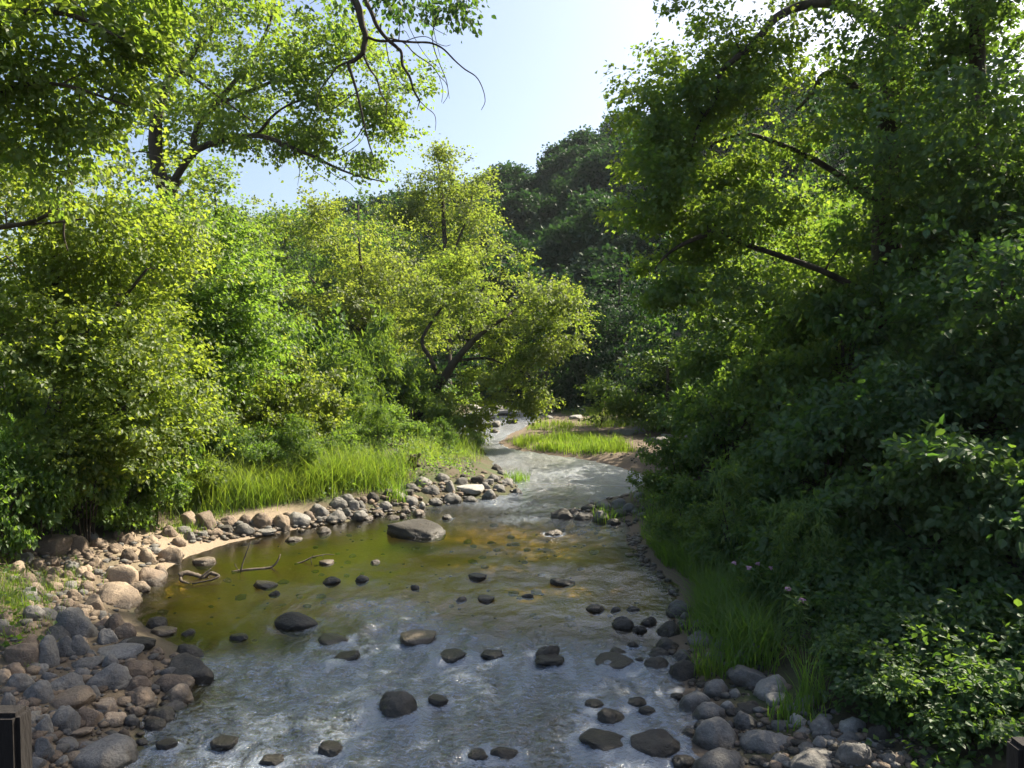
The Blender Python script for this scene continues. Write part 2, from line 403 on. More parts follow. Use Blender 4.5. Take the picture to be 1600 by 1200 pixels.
# ------------------------------------------------------------------ rocks
def ico(sub):
    import bmesh
    bm = bmesh.new(); bmesh.ops.create_icosphere(bm, subdivisions=sub, radius=1.0)
    v = np.array([p.co[:] for p in bm.verts]); f = np.array([[q.index for q in p.verts] for p in bm.faces]); bm.free()
    return v, f
ICO4, ICO2, ICO1 = ico(4), ico(2), ico(1)
def rock_shape(kind, seed, base=ICO4):
    r = np.random.default_rng(seed)
    v = base[0].copy()
    o = r.uniform(0, 50, 3)
    d = 1 + 0.42 * (fbm(v[:, 0] * 1.1 + o[0], v[:, 1] * 1.1 + o[1], v[:, 2] * 1.1 + o[2]) - .5) * 2
    v = v * d[:, None]
    ncut = {'round': 7, 'flat': 7, 'angular': 11, 'slab': 9, 'domed': 4}[kind]
    for k in range(ncut):
        n = r.normal(size=3); n /= np.linalg.norm(n)
        lim = r.uniform(.62, .9) if kind != 'round' else r.uniform(.68, .93)
        s = v @ n
        soft = .25 if kind in ('angular', 'slab') else .45
        over = np.clip(s - lim, 0, None)
        v = v - np.outer(over * (1 - soft), n)
    if kind in ('flat', 'slab'):
        t = v[:, 2] - .55
        v[:, 2] -= np.clip(t, 0, None) * .75
    d2 = 0.075 * (fbm(v[:, 0] * 4 + o[1], v[:, 1] * 4 + o[2], v[:, 2] * 4 + o[0]) - .5) * 2 + 0.018 * (fbm(v[:, 0] * 12 + o[1], v[:, 1] * 12, v[:, 2] * 12) - .5)
    v = v * (1 + d2)[:, None]
    v -= (v.max(0) + v.min(0)) / 2
    v /= (v.max(0) - v.min(0)) / 2
    return v, base[1]
ROCKS = {}
for kd, nvar in (('round', 5), ('flat', 3), ('angular', 4), ('slab', 2), ('domed', 2)):
    for c in ROCK:
        ROCKS[kd, c] = []
    for q in range(nvar):
        v, f = rock_shape(kd, 100 + q * 7 + len(kd) * 31)
        for c in ROCK:
            me = new_mesh('%s_stone' % c, v, f.ravel(), np.arange(len(f)) * 3, mats=[ROCK[c]], smooth=True)
            ROCKS[kd, c].append(me)
placed = []         # x, y, r
ITEMS = []          # rocks awaiting labels
def put_rock(x, y, z0, w, h, dep, kd, c, rng, tilt=0.0, sink=.38):
    me = ROCKS[kd, c][rng.integers(len(ROCKS[kd, c]))]
    o = link('boulder' if w > .42 else 'stone', me)
    hz = h / (1 - sink + .0) / 2 * 1.0
    o.scale = (w / 2, dep / 2, hz)
    o.location = (x, y, z0 + h - hz)
    o.rotation_euler = (rng.normal(0, .07), tilt + rng.normal(0, .07), rng.choice([0, PI]) + rng.normal(0, .25))
    placed.append((x, y, max(w, dep) / 2))
    return o
CN = {'d': 'dark', 'g': 'grey', 'b': 'brown', 't': 'tan', 'p': 'pale'}
KN = {'r': 'round', 'f': 'flat', 'a': 'angular', 's': 'slab', 'o': 'domed'}
# px, py of the foot, width px, height px, shape+colour, tilt, own label
ROCKLIST = {
'near_sunny': [
 (104,994,72,54,'og',0,'large domed dark grey boulder, tallest of the heap on the sunny bank'),(81,998,42,26,'rg'),(25,1040,56,40,'fb',0,'broad low brownish boulder at the edge of the picture above the post'),
 (62,1042,42,54,'rg'),(93,1027,34,38,'rg'),(116,1024,32,38,'rg'),(161,1007,34,27,'ag'),(208,1014,54,20,'fd'),(173,1027,80,22,'fg'),
 (281,1068,92,46,'ad',0,'long dark wedge boulder jutting into the riffle from the sunny bank'),(290,1023,44,25,'ad',0,'dark pointed rock in shallow water beside the green pool'),
 (158,1079,66,42,'rg',0,'big smooth grey boulder in the middle of the near heap'),(203,1057,52,30,'rb'),(260,1081,66,32,'rb'),(210,1081,40,28,'rb'),
 (270,1100,50,32,'rt',0,'orange tan boulder at the water side of the near heap'),(212,1107,48,32,'rb'),(90,1105,78,34,'at',0,'long streaked tan rock lying across the near heap'),
 (140,1090,24,22,'rg'),(91,1140,48,42,'rg',0,'smooth grey egg-shaped boulder beside the dark bridge post'),(127,1131,46,34,'ab'),(161,1114,38,24,'ft',0,'flat-topped tan block in the middle of the near heap'),
 (208,1120,28,21,'rb'),(244,1127,46,23,'rd'),(238,1138,36,17,'rd'),(260,1114,44,20,'rg'),(186,1155,26,20,'rb'),
 (135,1207,118,62,'ag',0,'huge grey boulder at the bottom edge of the near heap'),(60,1150,34,36,'ag'),(62,1187,36,38,'ag'),(95,1170,44,22,'rg'),(115,1150,46,14,'ft'),
 (18,1080,42,36,'rg'),(48,1098,52,38,'rg'),(8,1107,24,28,'rg'),(90,1079,54,32,'rg'),(125,1046,46,20,'rg'),
 (240,982,36,21,'rd',0,'dark brown stone resting on a tan stone at the green pool edge'),(247,992,42,16,'ft',0,'low tan stone under a dark stone at the green pool edge'),(290,993,24,12,'rd'),(172,984,36,30,'rb'),(154,980,26,17,'rb')],
'mid_sunny': [
 (180,912,58,36,'rt',0,'big rounded tan boulder at the pool edge, pair with a brown one'),(225,914,46,31,'rb',0,'smooth brown boulder standing in the pool beside a tan one'),(168,944,80,38,'at',0,'long faceted tan boulder sloping into the green pool'),
 (140,950,38,28,'at'),(259,878,40,28,'rt',0,'plump tan boulder at the tip of the cobble bank, by the driftwood'),(225,878,33,25,'rt'),(196,876,28,22,'rb'),(246,901,26,22,'rb'),
 (112,863,37,30,'rb'),(66,866,62,30,'fb',0,'broad brown boulder under the lit shrubs, highest on the cobbles'),(54,889,30,20,'rb'),(260,838,24,18,'rb'),(276,852,26,14,'rb'),(315,881,36,12,'ft'),
 (297,824,24,27,'sb',.5),(318,826,28,26,'sb',.45),(145,885,24,18,'rt'),(120,900,26,18,'rt'),(100,905,22,16,'rb'),(132,872,22,16,'rb'),(75,915,28,20,'rt'),(48,925,30,20,'rb'),(110,935,28,20,'rt'),(155,925,24,14,'rb'),
 (207,790,30,18,'fb',0,'flat brown rock peeping out of the sunlit shrubs'),(20,860,40,26,'rb'),(175,862,26,16,'rb'),(150,855,28,18,'rb'),(230,850,26,15,'rt')],
'strip_sunny': [
 (354,822,30,16,'rb'),(380,820,22,16,'rb'),(405,826,34,24,'rb'),(377,836,36,18,'rg'),(437,828,30,24,'rt',0,'upright tan stone in the row before the tall grass'),(462,822,40,20,'rg'),(411,836,34,9,'fp'),
 (522,818,34,19,'rg',0,'larger grey cobble at the sandy waterline before the tall grass'),(504,833,23,12,'rb'),(560,813,28,17,'rg'),(453,846,21,9,'rb'),(501,800,22,15,'rg'),(527,802,28,15,'rg'),(551,797,20,15,'rg'),(580,784,22,15,'rd'),
 (639,791,27,17,'rg'),(653,806,22,12,'rb'),(659,797,12,15,'rp'),(613,811,22,8,'rb'),(628,809,14,9,'rb'),(733,774,48,12,'fp',0,'pale flat slab among the dark cobbles of the point'),(705,787,32,16,'rg'),(765,781,26,18,'rg'),
 (808,771,18,10,'rg'),(672,773,28,14,'rg'),(703,769,16,18,'rg'),(780,768,22,12,'rg'),(790,757,24,12,'rg'),(770,752,22,12,'rg'),(745,756,26,13,'rd'),(720,757,22,12,'rg'),(690,752,24,12,'rg'),(775,735,22,12,'rd'),(785,742,18,9,'rg'),
 (660,760,26,14,'rg'),(640,768,26,14,'rg'),(600,798,24,14,'rg'),(590,806,22,10,'rb'),(575,812,18,8,'rb'),(680,790,22,11,'rg'),(735,784,24,10,'rg'),(758,764,20,11,'rg'),(620,782,24,14,'rg'),(606,775,20,12,'rd'),(560,796,20,13,'rg'),(540,786,24,14,'rg'),(335,838,22,12,'rb'),(480,815,26,15,'rb'),(493,808,20,13,'rg')],
'stream': [
 (649,839,96,24,'sd',0,'long flat dark boulder, largest rock out in the golden water'),(698,811,18,9,'rd'),(455,984,66,30,'ad',0,'blocky dark rock in midstream beside the green pool'),(516,912,28,13,'rd'),(564,909,22,13,'rd'),(410,919,38,12,'fd'),(427,930,18,9,'rd'),
 (508,882,24,9,'ft'),(460,845,20,9,'rb'),(652,1008,64,20,'ft',0,'flat tan-topped rock lying alone in midstream'),(856,1027,42,23,'ad',0,'dark pointed rock splitting the riffle'),(618,1118,76,37,'rd',0,'rounded dark olive boulder alone in the near riffle'),(683,1101,34,9,'fd'),
 (959,1131,50,25,'ad'),(997,1102,36,14,'rd'),(1012,1116,28,10,'fd'),(880,915,42,11,'fd',0,'smooth low dark rock alone in the golden water off the shady bank'),(931,956,31,14,'rb'),(962,955,18,8,'rd'),(990,955,22,8,'rd'),(975,983,36,22,'rd'),(1001,988,24,14,'rd'),(1016,977,28,16,'rd'),
 (966,1023,27,12,'rd'),(962,1045,62,11,'fd'),(759,940,28,10,'ft'),(720,939,18,8,'rb'),(825,934,20,7,'rd'),(746,906,30,11,'fd'),(866,836,28,10,'rb'),
 (1030,1182,80,42,'ad',0,'black angular boulder in the water near the bottom edge beside the shady bank'),(785,1184,50,20,'ad'),(747,1187,34,17,'rd'),(943,1172,76,11,'fd'),(514,1179,42,10,'fd'),(345,1170,44,13,'fd'),(255,1172,34,12,'fd'),
 (538,1033,46,9,'fd'),(705,1033,46,9,'fd'),(768,1030,38,8,'fd'),(860,1039,50,7,'fd'),(515,1007,52,8,'fd'),(370,1000,30,9,'fd'),(420,1198,40,10,'fd'),(648,920,16,6,'rd'),(585,880,16,6,'rb'),(990,1010,20,9,'rd'),(1000,1035,16,8,'rd'),(930,1108,34,9,'fd')],
'shady': [
 (1065,962,44,27,'rg'),(1050,994,40,25,'rd'),(1072,968,22,16,'rg'),(1097,985,28,22,'rg'),(1103,1008,50,23,'rg'),(1138,1012,38,20,'rg'),(1045,1016,40,23,'rd'),(1032,1028,36,18,'rd'),(1031,1048,48,23,'rd',0,'low olive dark boulder with its foot in the riffle'),(1070,1035,34,21,'rg'),
 (1070,1062,50,34,'rd',0,'round wet dark boulder at the water beside the lit grass tuft'),(1124,1089,54,31,'rg'),(1183,1075,76,32,'sg',-.35,'tilted grey slab rising under the dark shrubs'),(1217,1090,66,37,'rp',0,'pale rounded boulder below the tilted slab'),(1218,1101,38,19,'fp'),(1090,1113,54,36,'rg'),(1114,1128,58,34,'rg'),
 (1127,1172,77,54,'rg',0,'great rounded grey boulder on the near shady bank'),(1173,1140,46,31,'ag'),(1205,1176,80,46,'ag',0,'craggy faceted grey boulder with cracked top on the near shady bank'),(1132,1217,98,50,'rg',0,'smooth grey boulder cut by the bottom edge beneath the great round one'),
 (1288,1207,98,40,'rg',0,'long pale grey boulder at the bottom edge under the vines'),(1346,1195,60,42,'rg'),(1338,1145,46,28,'rp',0,'small pale boulder tucked against the vines'),(1286,1170,29,25,'rg'),(1272,1178,44,19,'rg'),(1335,1162,42,22,'rg'),(1180,1114,46,19,'ad'),(1073,1196,40,18,'rd'),(1240,1110,26,15,'rp'),
 (880,811,36,18,'ad',0,'dark angular rock at the tip of the stony spit'),(912,812,34,14,'rd'),(940,816,30,20,'rg'),(945,793,32,14,'rg'),(968,792,26,14,'rg'),(985,800,28,14,'rg'),(920,798,28,12,'rd'),(895,803,24,10,'rd'),(970,808,26,15,'rg'),(1000,778,20,11,'rg'),(960,820,24,12,'rd'),(1150,1060,34,20,'rg'),(1160,1118,30,16,'rd'),(1100,1075,26,13,'rd'),(1225,1140,34,18,'rg'),(1260,1150,26,16,'rg'),(1060,1090,22,10,'rd'),(1190,1195,32,16,'rd'),(1225,1195,34,20,'rg'),(1395,1195,34,22,'rg'),(1080,1152,30,16,'rd')],
'bar': [
 (1076,697,30,30,'sp',-.6,'pale slab leaning up from the shady bank beside the gravel bar'),(980,680,34,12,'fg'),(962,679,20,8,'fg'),(1000,678,24,12,'rg'),(1037,694,26,12,'fg'),(1043,686,20,9,'fp'),(1020,690,16,7,'fg'),
 (770,668,26,10,'fg'),(790,650,30,8,'fg'),(812,640,34,8,'fp'),(780,640,22,7,'fg'),(835,648,26,9,'fg'),(850,640,20,9,'rg'),(765,655,18,9,'rg'),(800,662,20,8,'rd'),(772,676,18,7,'rd'),(740,640,24,8,'fp'),(825,632,20,6,'fp'),(858,655,18,7,'rg'),(750,672,14,7,'rg'),(900,655,22,7,'fp')]}
rr = np.random.default_rng(11)
for zone_name, lst in ROCKLIST.items():
    for it in lst:
        px, py, wp, hp, kc = it[:5]
        tilt = it[5] if len(it) > 5 else 0
        p = on_ground(px, py, 0.2 if 'stream' not in zone_name else 0)
        if zone_name == 'stream': p = on_ground(px, py, 0); 
        s = p[1] / FPX
        w, h = wp * s, hp * s
        dep = w * rr.uniform(.7, .95)
        z0 = max(0.0, ground_z(p[0], p[1] + dep * .4)) if zone_name != 'stream' else 0.0
        sn = CAMH / math.hypot(CAMH, p[1]); h = max(.4 * h, h - .42 * dep * sn, .07 if zone_name == 'stream' else 0)
        o = put_rock(p[0], p[1] + dep * .42, z0 - .02, w, h, dep, KN[kc[0]], CN[kc[1]], rr, tilt, sink=.42 if zone_name == 'stream' else .5)
        ITEMS.append([o, zone_name, CN[kc[1]], KN[kc[0]], w, it[6] if len(it) > 6 else None])
def fill(zone_name, n, rng, fx, sizes, cols, kinds, lim=1.0):
    k = t = 0
    while k < n and t < n * 60:
        t += 1
        px, py = fx(rng)
        p = on_ground(px, py, .15)
        w = rng.uniform(*sizes)
        if any((p[0] - a) ** 2 + (p[1] - b) ** 2 < ((w / 2 + c) * .78) ** 2 for a, b, c in placed): continue
        c = rng.choice(cols); kd = rng.choice(kinds)
        o = put_rock(p[0], p[1], p[2] - .02, w, w * rng.uniform(.45, .75), w * rng.uniform(.7, 1), KN[kd], CN[c], rng)
        ITEMS.append([o, zone_name, CN[c], KN[kd], w, None]); k += 1
def poly_xy(*pts):
    P = np.array(pts, float)
    def f(rng):
        while 1:
            q = rng.uniform(P.min(0), P.max(0)); c = False; j = len(P) - 1
            for i in range(len(P)):
                if (P[i, 1] > q[1]) != (P[j, 1] > q[1]) and q[0] < (P[j, 0] - P[i, 0]) * (q[1] - P[i, 1]) / (P[j, 1] - P[i, 1]) + P[i, 0]: c = not c
                j = i
            if c: return q
    return f
HEAP = poly_xy((0, 960), (190, 960), (200, 1000), (310, 1040), (290, 1110), (230, 1150), (170, 1200), (0, 1200))
COBBLE = poly_xy((20, 850), (250, 835), (285, 870), (230, 905), (200, 960), (40, 970), (10, 900))
STRIP = poly_xy((280, 820), (480, 800), (600, 770), (770, 735), (815, 765), (700, 790), (640, 805), (560, 812), (380, 842), (300, 850))
SHORE = poly_xy((1040, 950), (1100, 960), (1180, 1020), (1240, 1080), (1400, 1160), (1400, 1200), (1080, 1200), (1090, 1100), (1050, 1050))
fill('near_sunny', 34, rr, HEAP, (.14, .28), list('ggbbt'), list('rra'))
fill('mid_sunny', 30, rr, COBBLE, (.16, .34), list('bttbg'), list('rra'))
fill('strip_sunny', 14, rr, STRIP, (.18, .34), list('ggbd'), list('rraf'))
fill('shady', 16, rr, SHORE, (.14, .26), list('ggdp'), list('rra'))

# white water gathers round the rocks that stand in the riffle and trails off downstream of them
fv = far_chop(WX, WY)
for o, zn, c, kd, w, lab in ITEMS:
    if zn == 'stream' and float(riffle(o.location.x, o.location.y)) > .25:
        dx_, dy_ = (WX - o.location.x) / w, (WY - o.location.y) / w
        fv = fv + .55 * np.exp(-(np.hypot(dx_, dy_) - .62) ** 2 / .02) * (dy_ < .35) + .40 * np.exp(-((np.abs(dx_) - .35 + .25 * dy_) / .22) ** 2) * np.clip(-dy_ / .4, 0, 1) * np.exp(np.clip(dy_, -9, 0) / 1.5)
fa.data.foreach_set('value', np.clip(fv, 0, 1.4).ravel().astype(np.float32))

# labels for the rocks
SIZE = [(.2, 'small'), (.38, 'fist-to-head sized'), (.6, 'middling'), (9, 'large')]
COLW = {'dark': 'dark', 'grey': 'grey', 'brown': 'brown', 'tan': 'tan', 'pale': 'pale'}
SHW = {'round': 'rounded', 'flat': 'flat', 'angular': 'angular', 'slab': 'slab-like', 'domed': 'domed'}
GROUP = {'near_sunny': 'boulders of the near heap on the sunny bank', 'mid_sunny': 'cobbles sloping to the green pool', 'strip_sunny': 'stones along the sunny waterline before the grass',
         'stream': 'rocks standing in the stream', 'shady': 'boulders along the shady bank', 'bar': 'stones around the gravel bar'}
ANCH = {'near_sunny': {104: 'tall domed boulder', 25: 'broad low boulder', 281: 'dark wedge boulder', 158: 'big smooth boulder', 270: 'orange tan boulder', 90: 'streaked tan rock', 91: 'egg-shaped boulder', 161: 'flat tan block', 135: 'huge bottom-edge boulder', 240: 'stacked pair of stones', 290: 'dark pointed rock'},
        'mid_sunny': {180: 'big rounded tan boulder', 225: 'smooth brown boulder', 168: 'long faceted boulder', 259: 'plump tan boulder', 66: 'broad brown boulder', 207: 'flat rock in the shrubs', 297: 'leaning slabs'},
        'strip_sunny': {437: 'upright tan stone', 522: 'larger grey cobble', 733: 'pale flat slab', 808: 'tip of the stony point', 639: 'bright green grass tuft', 354: 'sand patch'},
        'stream': {649: 'long flat boulder', 455: 'blocky dark rock', 652: 'flat tan-topped rock', 856: 'dark pointed midstream rock', 618: 'olive midstream boulder', 880: 'smooth low dark rock', 1030: 'black angular boulder', 975: 'rocks off the shady bank', 747: 'near bottom edge riffle', 410: 'forked driftwood'},
        'shady': {1031: 'low olive boulder', 1070: 'wet dark boulder', 1183: 'tilted slab', 1217: 'pale rounded boulder', 1127: 'great rounded boulder', 1205: 'craggy boulder', 1132: 'bottom-edge boulder', 1288: 'long pale boulder', 1338: 'small pale boulder by the vines', 880: 'stony spit tip', 1065: 'lit shore grass', 968: 'stony spit shrubs'},
        'bar': {1076: 'leaning pale slab', 980: 'far side of the gravel bar', 812: 'far riffle', 770: 'overhanging golden tree'}}
anch = {}
for zn, lst in ROCKLIST.items():
    objs = [i for i in ITEMS if i[1] == zn][:len(lst)]
    anch[zn] = []; seen = set()
    for it, i in zip(lst, objs):
        if it[0] in ANCH[zn] and it[0] not in seen:
            if zn == 'shady' and it[0] == 1070 and it[1] != 1062: continue
            seen.add(it[0]); anch[zn].append((ANCH[zn][it[0]], i[0]))
def relation(o, a):
    dx, dy = o.location.x - a.location.x, o.location.y - a.location.y
    if abs(dx) < .12 and abs(dy) < .12 and o.location.z > a.location.z: return 'on top of'
    if abs(dy) >= abs(dx): return 'behind' if dy > 0 else 'in front of'
    upstream = dx < 0
    zn_left = a.location.x < 0
    return 'on the landward side of' if upstream == zn_left else 'on the water side of'
used = {}
for o, zn, c, kd, w, lab in ITEMS:
    if not lab:
        sz = next(s for lim, s in SIZE if w < lim)
        d = sorted(((a.location - o.location).length, n, a) for n, a in anch[zn] if a is not o)
        d.sort(key=lambda q: q[0])
        noun = 'boulder' if w > .42 else 'stone'
        base = '%s %s %s %s %s the %s' % (sz, SHW[kd], COLW[c], noun, relation(o, d[0][2]), d[0][1])
        lab = base
        if lab in used and len(d) > 1: lab = base + ', towards the ' + d[1][1]
        if lab in used:
            k = 2
            for extra in ('closer to the water', 'farther from the water', 'nearer the camera', 'set deeper among its neighbours'):
                if base + ', ' + extra not in used: lab = base + ', ' + extra; break
        words = lab.split()
        if len(words) > 16: lab = ' '.join(words[:16])
    used[lab] = used.get(lab, 0) + 1
    tag(o, lab, 'boulder' if w > .42 else 'stone', GROUP[zn])

# pebbles: uncounted, one mesh per shore
def pebble_mesh(name, spots, m, rng):
    g = Geo(); shapes = [rock_shape('round', 900 + k, ICO1) for k in range(5)]
    for x, y, z, s in spots:
        v, f = shapes[rng.integers(5)]
        a = rng.uniform(0, 2 * PI); ca_, sa_ = math.cos(a), math.sin(a)
        v = v * (s, s * rng.uniform(.6, 1), s * rng.uniform(.4, .7))
        v = np.stack([v[:, 0] * ca_ - v[:, 1] * sa_ + x, v[:, 0] * sa_ + v[:, 1] * ca_ + y, v[:, 2] + z + s * .15], 1)
        g.add(v, f.ravel(), np.full(len(f), 3), int(rng.integers(len(m))))
    return g.mesh(name, m, True)
def spots(fx, n, lo, hi, rng):
    r = []
    for _ in range(n):
        px, py = fx(rng); p = on_ground(px, py, .1)
        r.append((p[0], p[1], ground_z(p[0], p[1]), lo + (hi - lo) * rng.random() ** 2.5))
    return r
sp_left = spots(HEAP, 700, .02, .10, rr) + spots(COBBLE, 700, .02, .11, rr) + spots(STRIP, 700, .025, .12, rr)
tag(link('pebbles', pebble_mesh('pebbles', sp_left, [ROCK['grey'], ROCK['brown'], ROCK['tan']], rr)), kind='stuff')
sp_right = spots(SHORE, 520, .015, .08, rr) + spots(poly_xy((978, 835), (995, 880), (1050, 935), (1062, 930), (1015, 875), (998, 832)), 260, .02, .09, rr) + spots(poly_xy((1250, 1130), (1420, 1150), (1500, 1200), (1250, 1200)), 260, .015, .07, rr) + spots(poly_xy((860, 800), (1010, 765), (1020, 790), (980, 830), (880, 815)), 160, .03, .1, rr) + spots(poly_xy((775, 695), (960, 712), (1040, 740), (1040, 690), (900, 690), (780, 685)), 260, .02, .07, rr)
tag(link('pebbles', pebble_mesh('pebbles', sp_right, [ROCK['grey'], ROCK['dark'], ROCK['brown']], rr)), kind='stuff')
bedspots = []
while len(bedspots) < 260:
    y = rr.uniform(6.5, 20); x = rr.uniform(-7, 3.2)
    if np.interp(y, LEFT[:, 0], LEFT[:, 1]) + .1 < x < np.interp(y, RIGHT[:, 0], RIGHT[:, 1]) - .1:
        bedspots.append((x, y, ground_z(x, y), .03 + .09 * rr.random() ** 2))
tag(link('bed_gravel', pebble_mesh('bed_gravel', bedspots, [ROCK['brown'], ROCK['tan'], ROCK['tan']], rr)), kind='stuff')

# ------------------------------------------------------------------ trees
def crom(P, n):
    P = np.asarray(P, float)
    if len(P) < 3:
        t = np.linspace(0, 1, n)[:, None]; return P[0] * (1 - t) + P[-1] * t
    Q = np.vstack([2 * P[0] - P[1], P, 2 * P[-1] - P[-2]])
    u = np.linspace(0, len(P) - 1 - 1e-9, n); i = u.astype(int); t = (u - i)[:, None]
    a, b, c, d = Q[i], Q[i + 1], Q[i + 2], Q[i + 3]
    return .5 * (2 * b + (c - a) * t + (2 * a - 5 * b + 4 * c - d) * t ** 2 + (3 * b - a - 3 * c + d) * t ** 3)
def tube(g, P, r, sides=7, m=0, rough=0.0, rng=None):
    P = np.asarray(P, float); r = np.broadcast_to(np.asarray(r, float), (len(P),))
    T = np.gradient(P, axis=0); T /= np.linalg.norm(T, axis=1)[:, None] + 1e-9
    ref = np.array([0.31, 0.17, 0.93]) if abs(T[0, 2]) < .9 else np.array([1.0, .1, 0])
    A = np.cross(T, ref); A /= np.linalg.norm(A, axis=1)[:, None] + 1e-9
    B = np.cross(T, A)
    th = np.arange(sides) * 2 * PI / sides
    rad = r[:, None] * (1 + (rng.normal(0, rough, (len(P), sides)) if rough and rng is not None else 0))
    V = P[:, None, :] + rad[..., None] * (np.cos(th)[None, :, None] * A[:, None, :] + np.sin(th)[None, :, None] * B[:, None, :])
    n = len(P); i = np.arange((n - 1) * sides); k, s = i // sides, i % sides; s2 = (s + 1) % sides
    F = np.stack([k * sides + s, k * sides + s2, (k + 1) * sides + s2, (k + 1) * sides + s], 1)
    fl = np.concatenate([F.ravel(), (n - 1) * sides + np.arange(sides), np.arange(sides)[::-1]])
    g.add(V.reshape(-1, 3), fl, np.concatenate([np.full(len(F), 4), [sides, sides]]), m)

SHAPES = {
 'rhomb': (np.array([(0, 0, 0), (.42, .40, .10), (1, 0, -.05), (.42, -.40, .10)]), [[0, 3, 2], [0, 2, 1]]),
 'ovate': (np.array([(0, 0, 0), (.28, .34, .08), (.62, .30, .07), (1, 0, -.08), (.62, -.30, .07), (.28, -.34, .08)]), [[0, 3, 2, 1], [0, 5, 4, 3]]),
 'maple': (np.array([(0, 0, 0), (.10, .42, .06), (.42, .30, .05), (.62, .50, .02), (1, 0, -.10), (.62, -.50, .02), (.42, -.30, .05), (.10, -.42, .06)]), [[0, 2, 1], [0, 4, 3, 2], [0, 6, 5, 4], [0, 7, 6]]),
 'lance': (np.array([(0, 0, 0), (.4, .16, .05), (1, 0, -.12), (.4, -.16, .05)]), [[0, 3, 2], [0, 2, 1]])}
def leaves(c, d, n, size, shape):
    """c centres, d directions, n normals -> verts, flat loops, sizes"""
    S, F = SHAPES[shape]
    d = d / (np.linalg.norm(d, axis=1)[:, None] + 1e-9)
    s = np.cross(n, d); s /= np.linalg.norm(s, axis=1)[:, None] + 1e-9
    n = np.cross(d, s)
    k = len(c)
    V = c[:, None, :] + size[:, None, None] * (S[None, :, 0:1] * d[:, None, :] + S[None, :, 1:2] * s[:, None, :] + S[None, :, 2:3] * n[:, None, :])
    fl = np.concatenate(F); sz = np.array([len(f) for f in F])
    L = (np.arange(k)[:, None] * len(S) + fl[None, :]).ravel()
    return V.reshape(-1, 3), L, np.tile(sz, k)
def cluster_leaves(centers, outdir, per, crad, size, shape, rng, flat=.6, droop=.35, up=.9):
    k = len(centers)
    per_c = np.maximum(4, (per * rng.uniform(.55, 1.35, k)).astype(int))
    idx = np.repeat(np.arange(k), per_c)
    m = len(idx)
    o = rng.normal(size=(m, 3)) * .52
    o[:, 2] *= flat
    # each cluster hangs on a few sprays: pull the leaves towards short lines
    nl = 5
    lines = rng.normal(size=(k, nl, 3)) * (1, 1, .45) + outdir[:, None, :] * .9
    lines /= np.linalg.norm(lines, axis=2)[..., None]
    li = rng.integers(nl, size=m)
    ln = lines[idx, li]
    t = rng.uniform(0, 1.25, m)
    pos = ln * t[:, None] * 1.1 + o * .33
    c = centers[idx] + pos * crad * rng.uniform(.75, 1.25, k)[idx][:, None]
    d = ln * .7 + rng.normal(size=(m, 3)) * .5; d[:, 2] -= droop
    n = rng.normal(size=(m, 3)) * .40 + (rng.normal(size=(k, 3)) * .30)[idx]; n[:, 2] += up; n += outdir[idx] * .35
    s = size * rng.uniform(.5, 1.35, m)
    return leaves(c, d, n, s, shape)

def blob(px, py, Y, rx, ry, rd, n):
    c = at(px, py, Y); s = Y / FPX
    return c, np.array([rx * s, rd, ry * s]), n
def sample_blobs(blobs, rng, gap=.36, gs=.9, shell=.5, bough=.36):
    P, D = [], []
    for c, rad, n in blobs:
        got = 0; tries = 0
        while got < n and tries < 30:
            tries += 1
            v = rng.normal(size=(n * 2, 3)); v /= np.linalg.norm(v, axis=1)[:, None]
            r = rng.random(n * 2) ** (1 / 3.0); r = np.where(rng.random(n * 2) < shell, rng.uniform(.75, 1.03, n * 2), r)
            r = r * (0.72 + .5 * vnoise(v[:, 0] * 2.2 + c[0], v[:, 1] * 2.2 + c[1], v[:, 2] * 2.2 + c[2]))
            p = c + v * r[:, None] * rad
            if bough and n >= 12:
                nb = max(3, n // 8); k = rng.integers(nb, size=len(p)); mr = float(np.mean(rad)) * bough
                off = rng.normal(size=p.shape) * (mr, mr, mr * .5)
                off[:, 2] -= .25 * np.hypot(off[:, 0], off[:, 1])
                if tries == 1: bc, bv = p[:nb].copy(), v[:nb].copy()
                p, v = bc[k % len(bc)] + off, bv[k % len(bc)]
            ok = (vnoise(p[:, 0] * gs, p[:, 1] * gs, p[:, 2] * gs * 1.3) > gap) & (p[:, 2] > .25)
            p, v = p[ok][:n - got], v[ok][:n - got]
            got += len(p); P.append(p); D.append(v)
    return np.concatenate(P), np.concatenate(D)

def grow(limbs, centers, rng, twig=.012, maxw=1e9):
    """limbs: list of (points, r0, r1). returns twig polylines reaching every cluster"""
    nodes, rads = [], []
    for P, r0, r1 in limbs:
        q = crom(P, max(6, len(P) * 4)); nodes.append(q); rads.append(np.linspace(r0, r1, len(q)))
    nodes = np.concatenate(nodes); rads = np.concatenate(rads)
    out = []
    d0 = np.array([np.min(np.sum((nodes - c) ** 2, 1)) for c in centers])
    for i in np.argsort(d0):
        c = centers[i]
        dd = np.sqrt(np.sum((nodes - c) ** 2, 1)) + np.clip(nodes[:, 2] - c[2], 0, None) * .3 - rads * 1.0
        j = int(np.argmin(dd))
        a = nodes[j]; L = np.linalg.norm(c - a)
        if L < 1e-3: continue
        mid = (a + c) / 2 + rng.normal(size=3) * L * .10 + np.array([0, 0, L * .07])
        n = 5 if L > .8 else 4
        q = crom([a, mid, c], n)
        ra = min(rads[j] * .7, twig * (1 + 1.3 * L)); rb = max(.35 * ra, .0035)
        rr_ = np.linspace(ra, rb, n)
        out.append((q, rr_)); nodes = np.vstack([nodes, q[1:]]); rads = np.concatenate([rads, rr_[1:]])
    return out

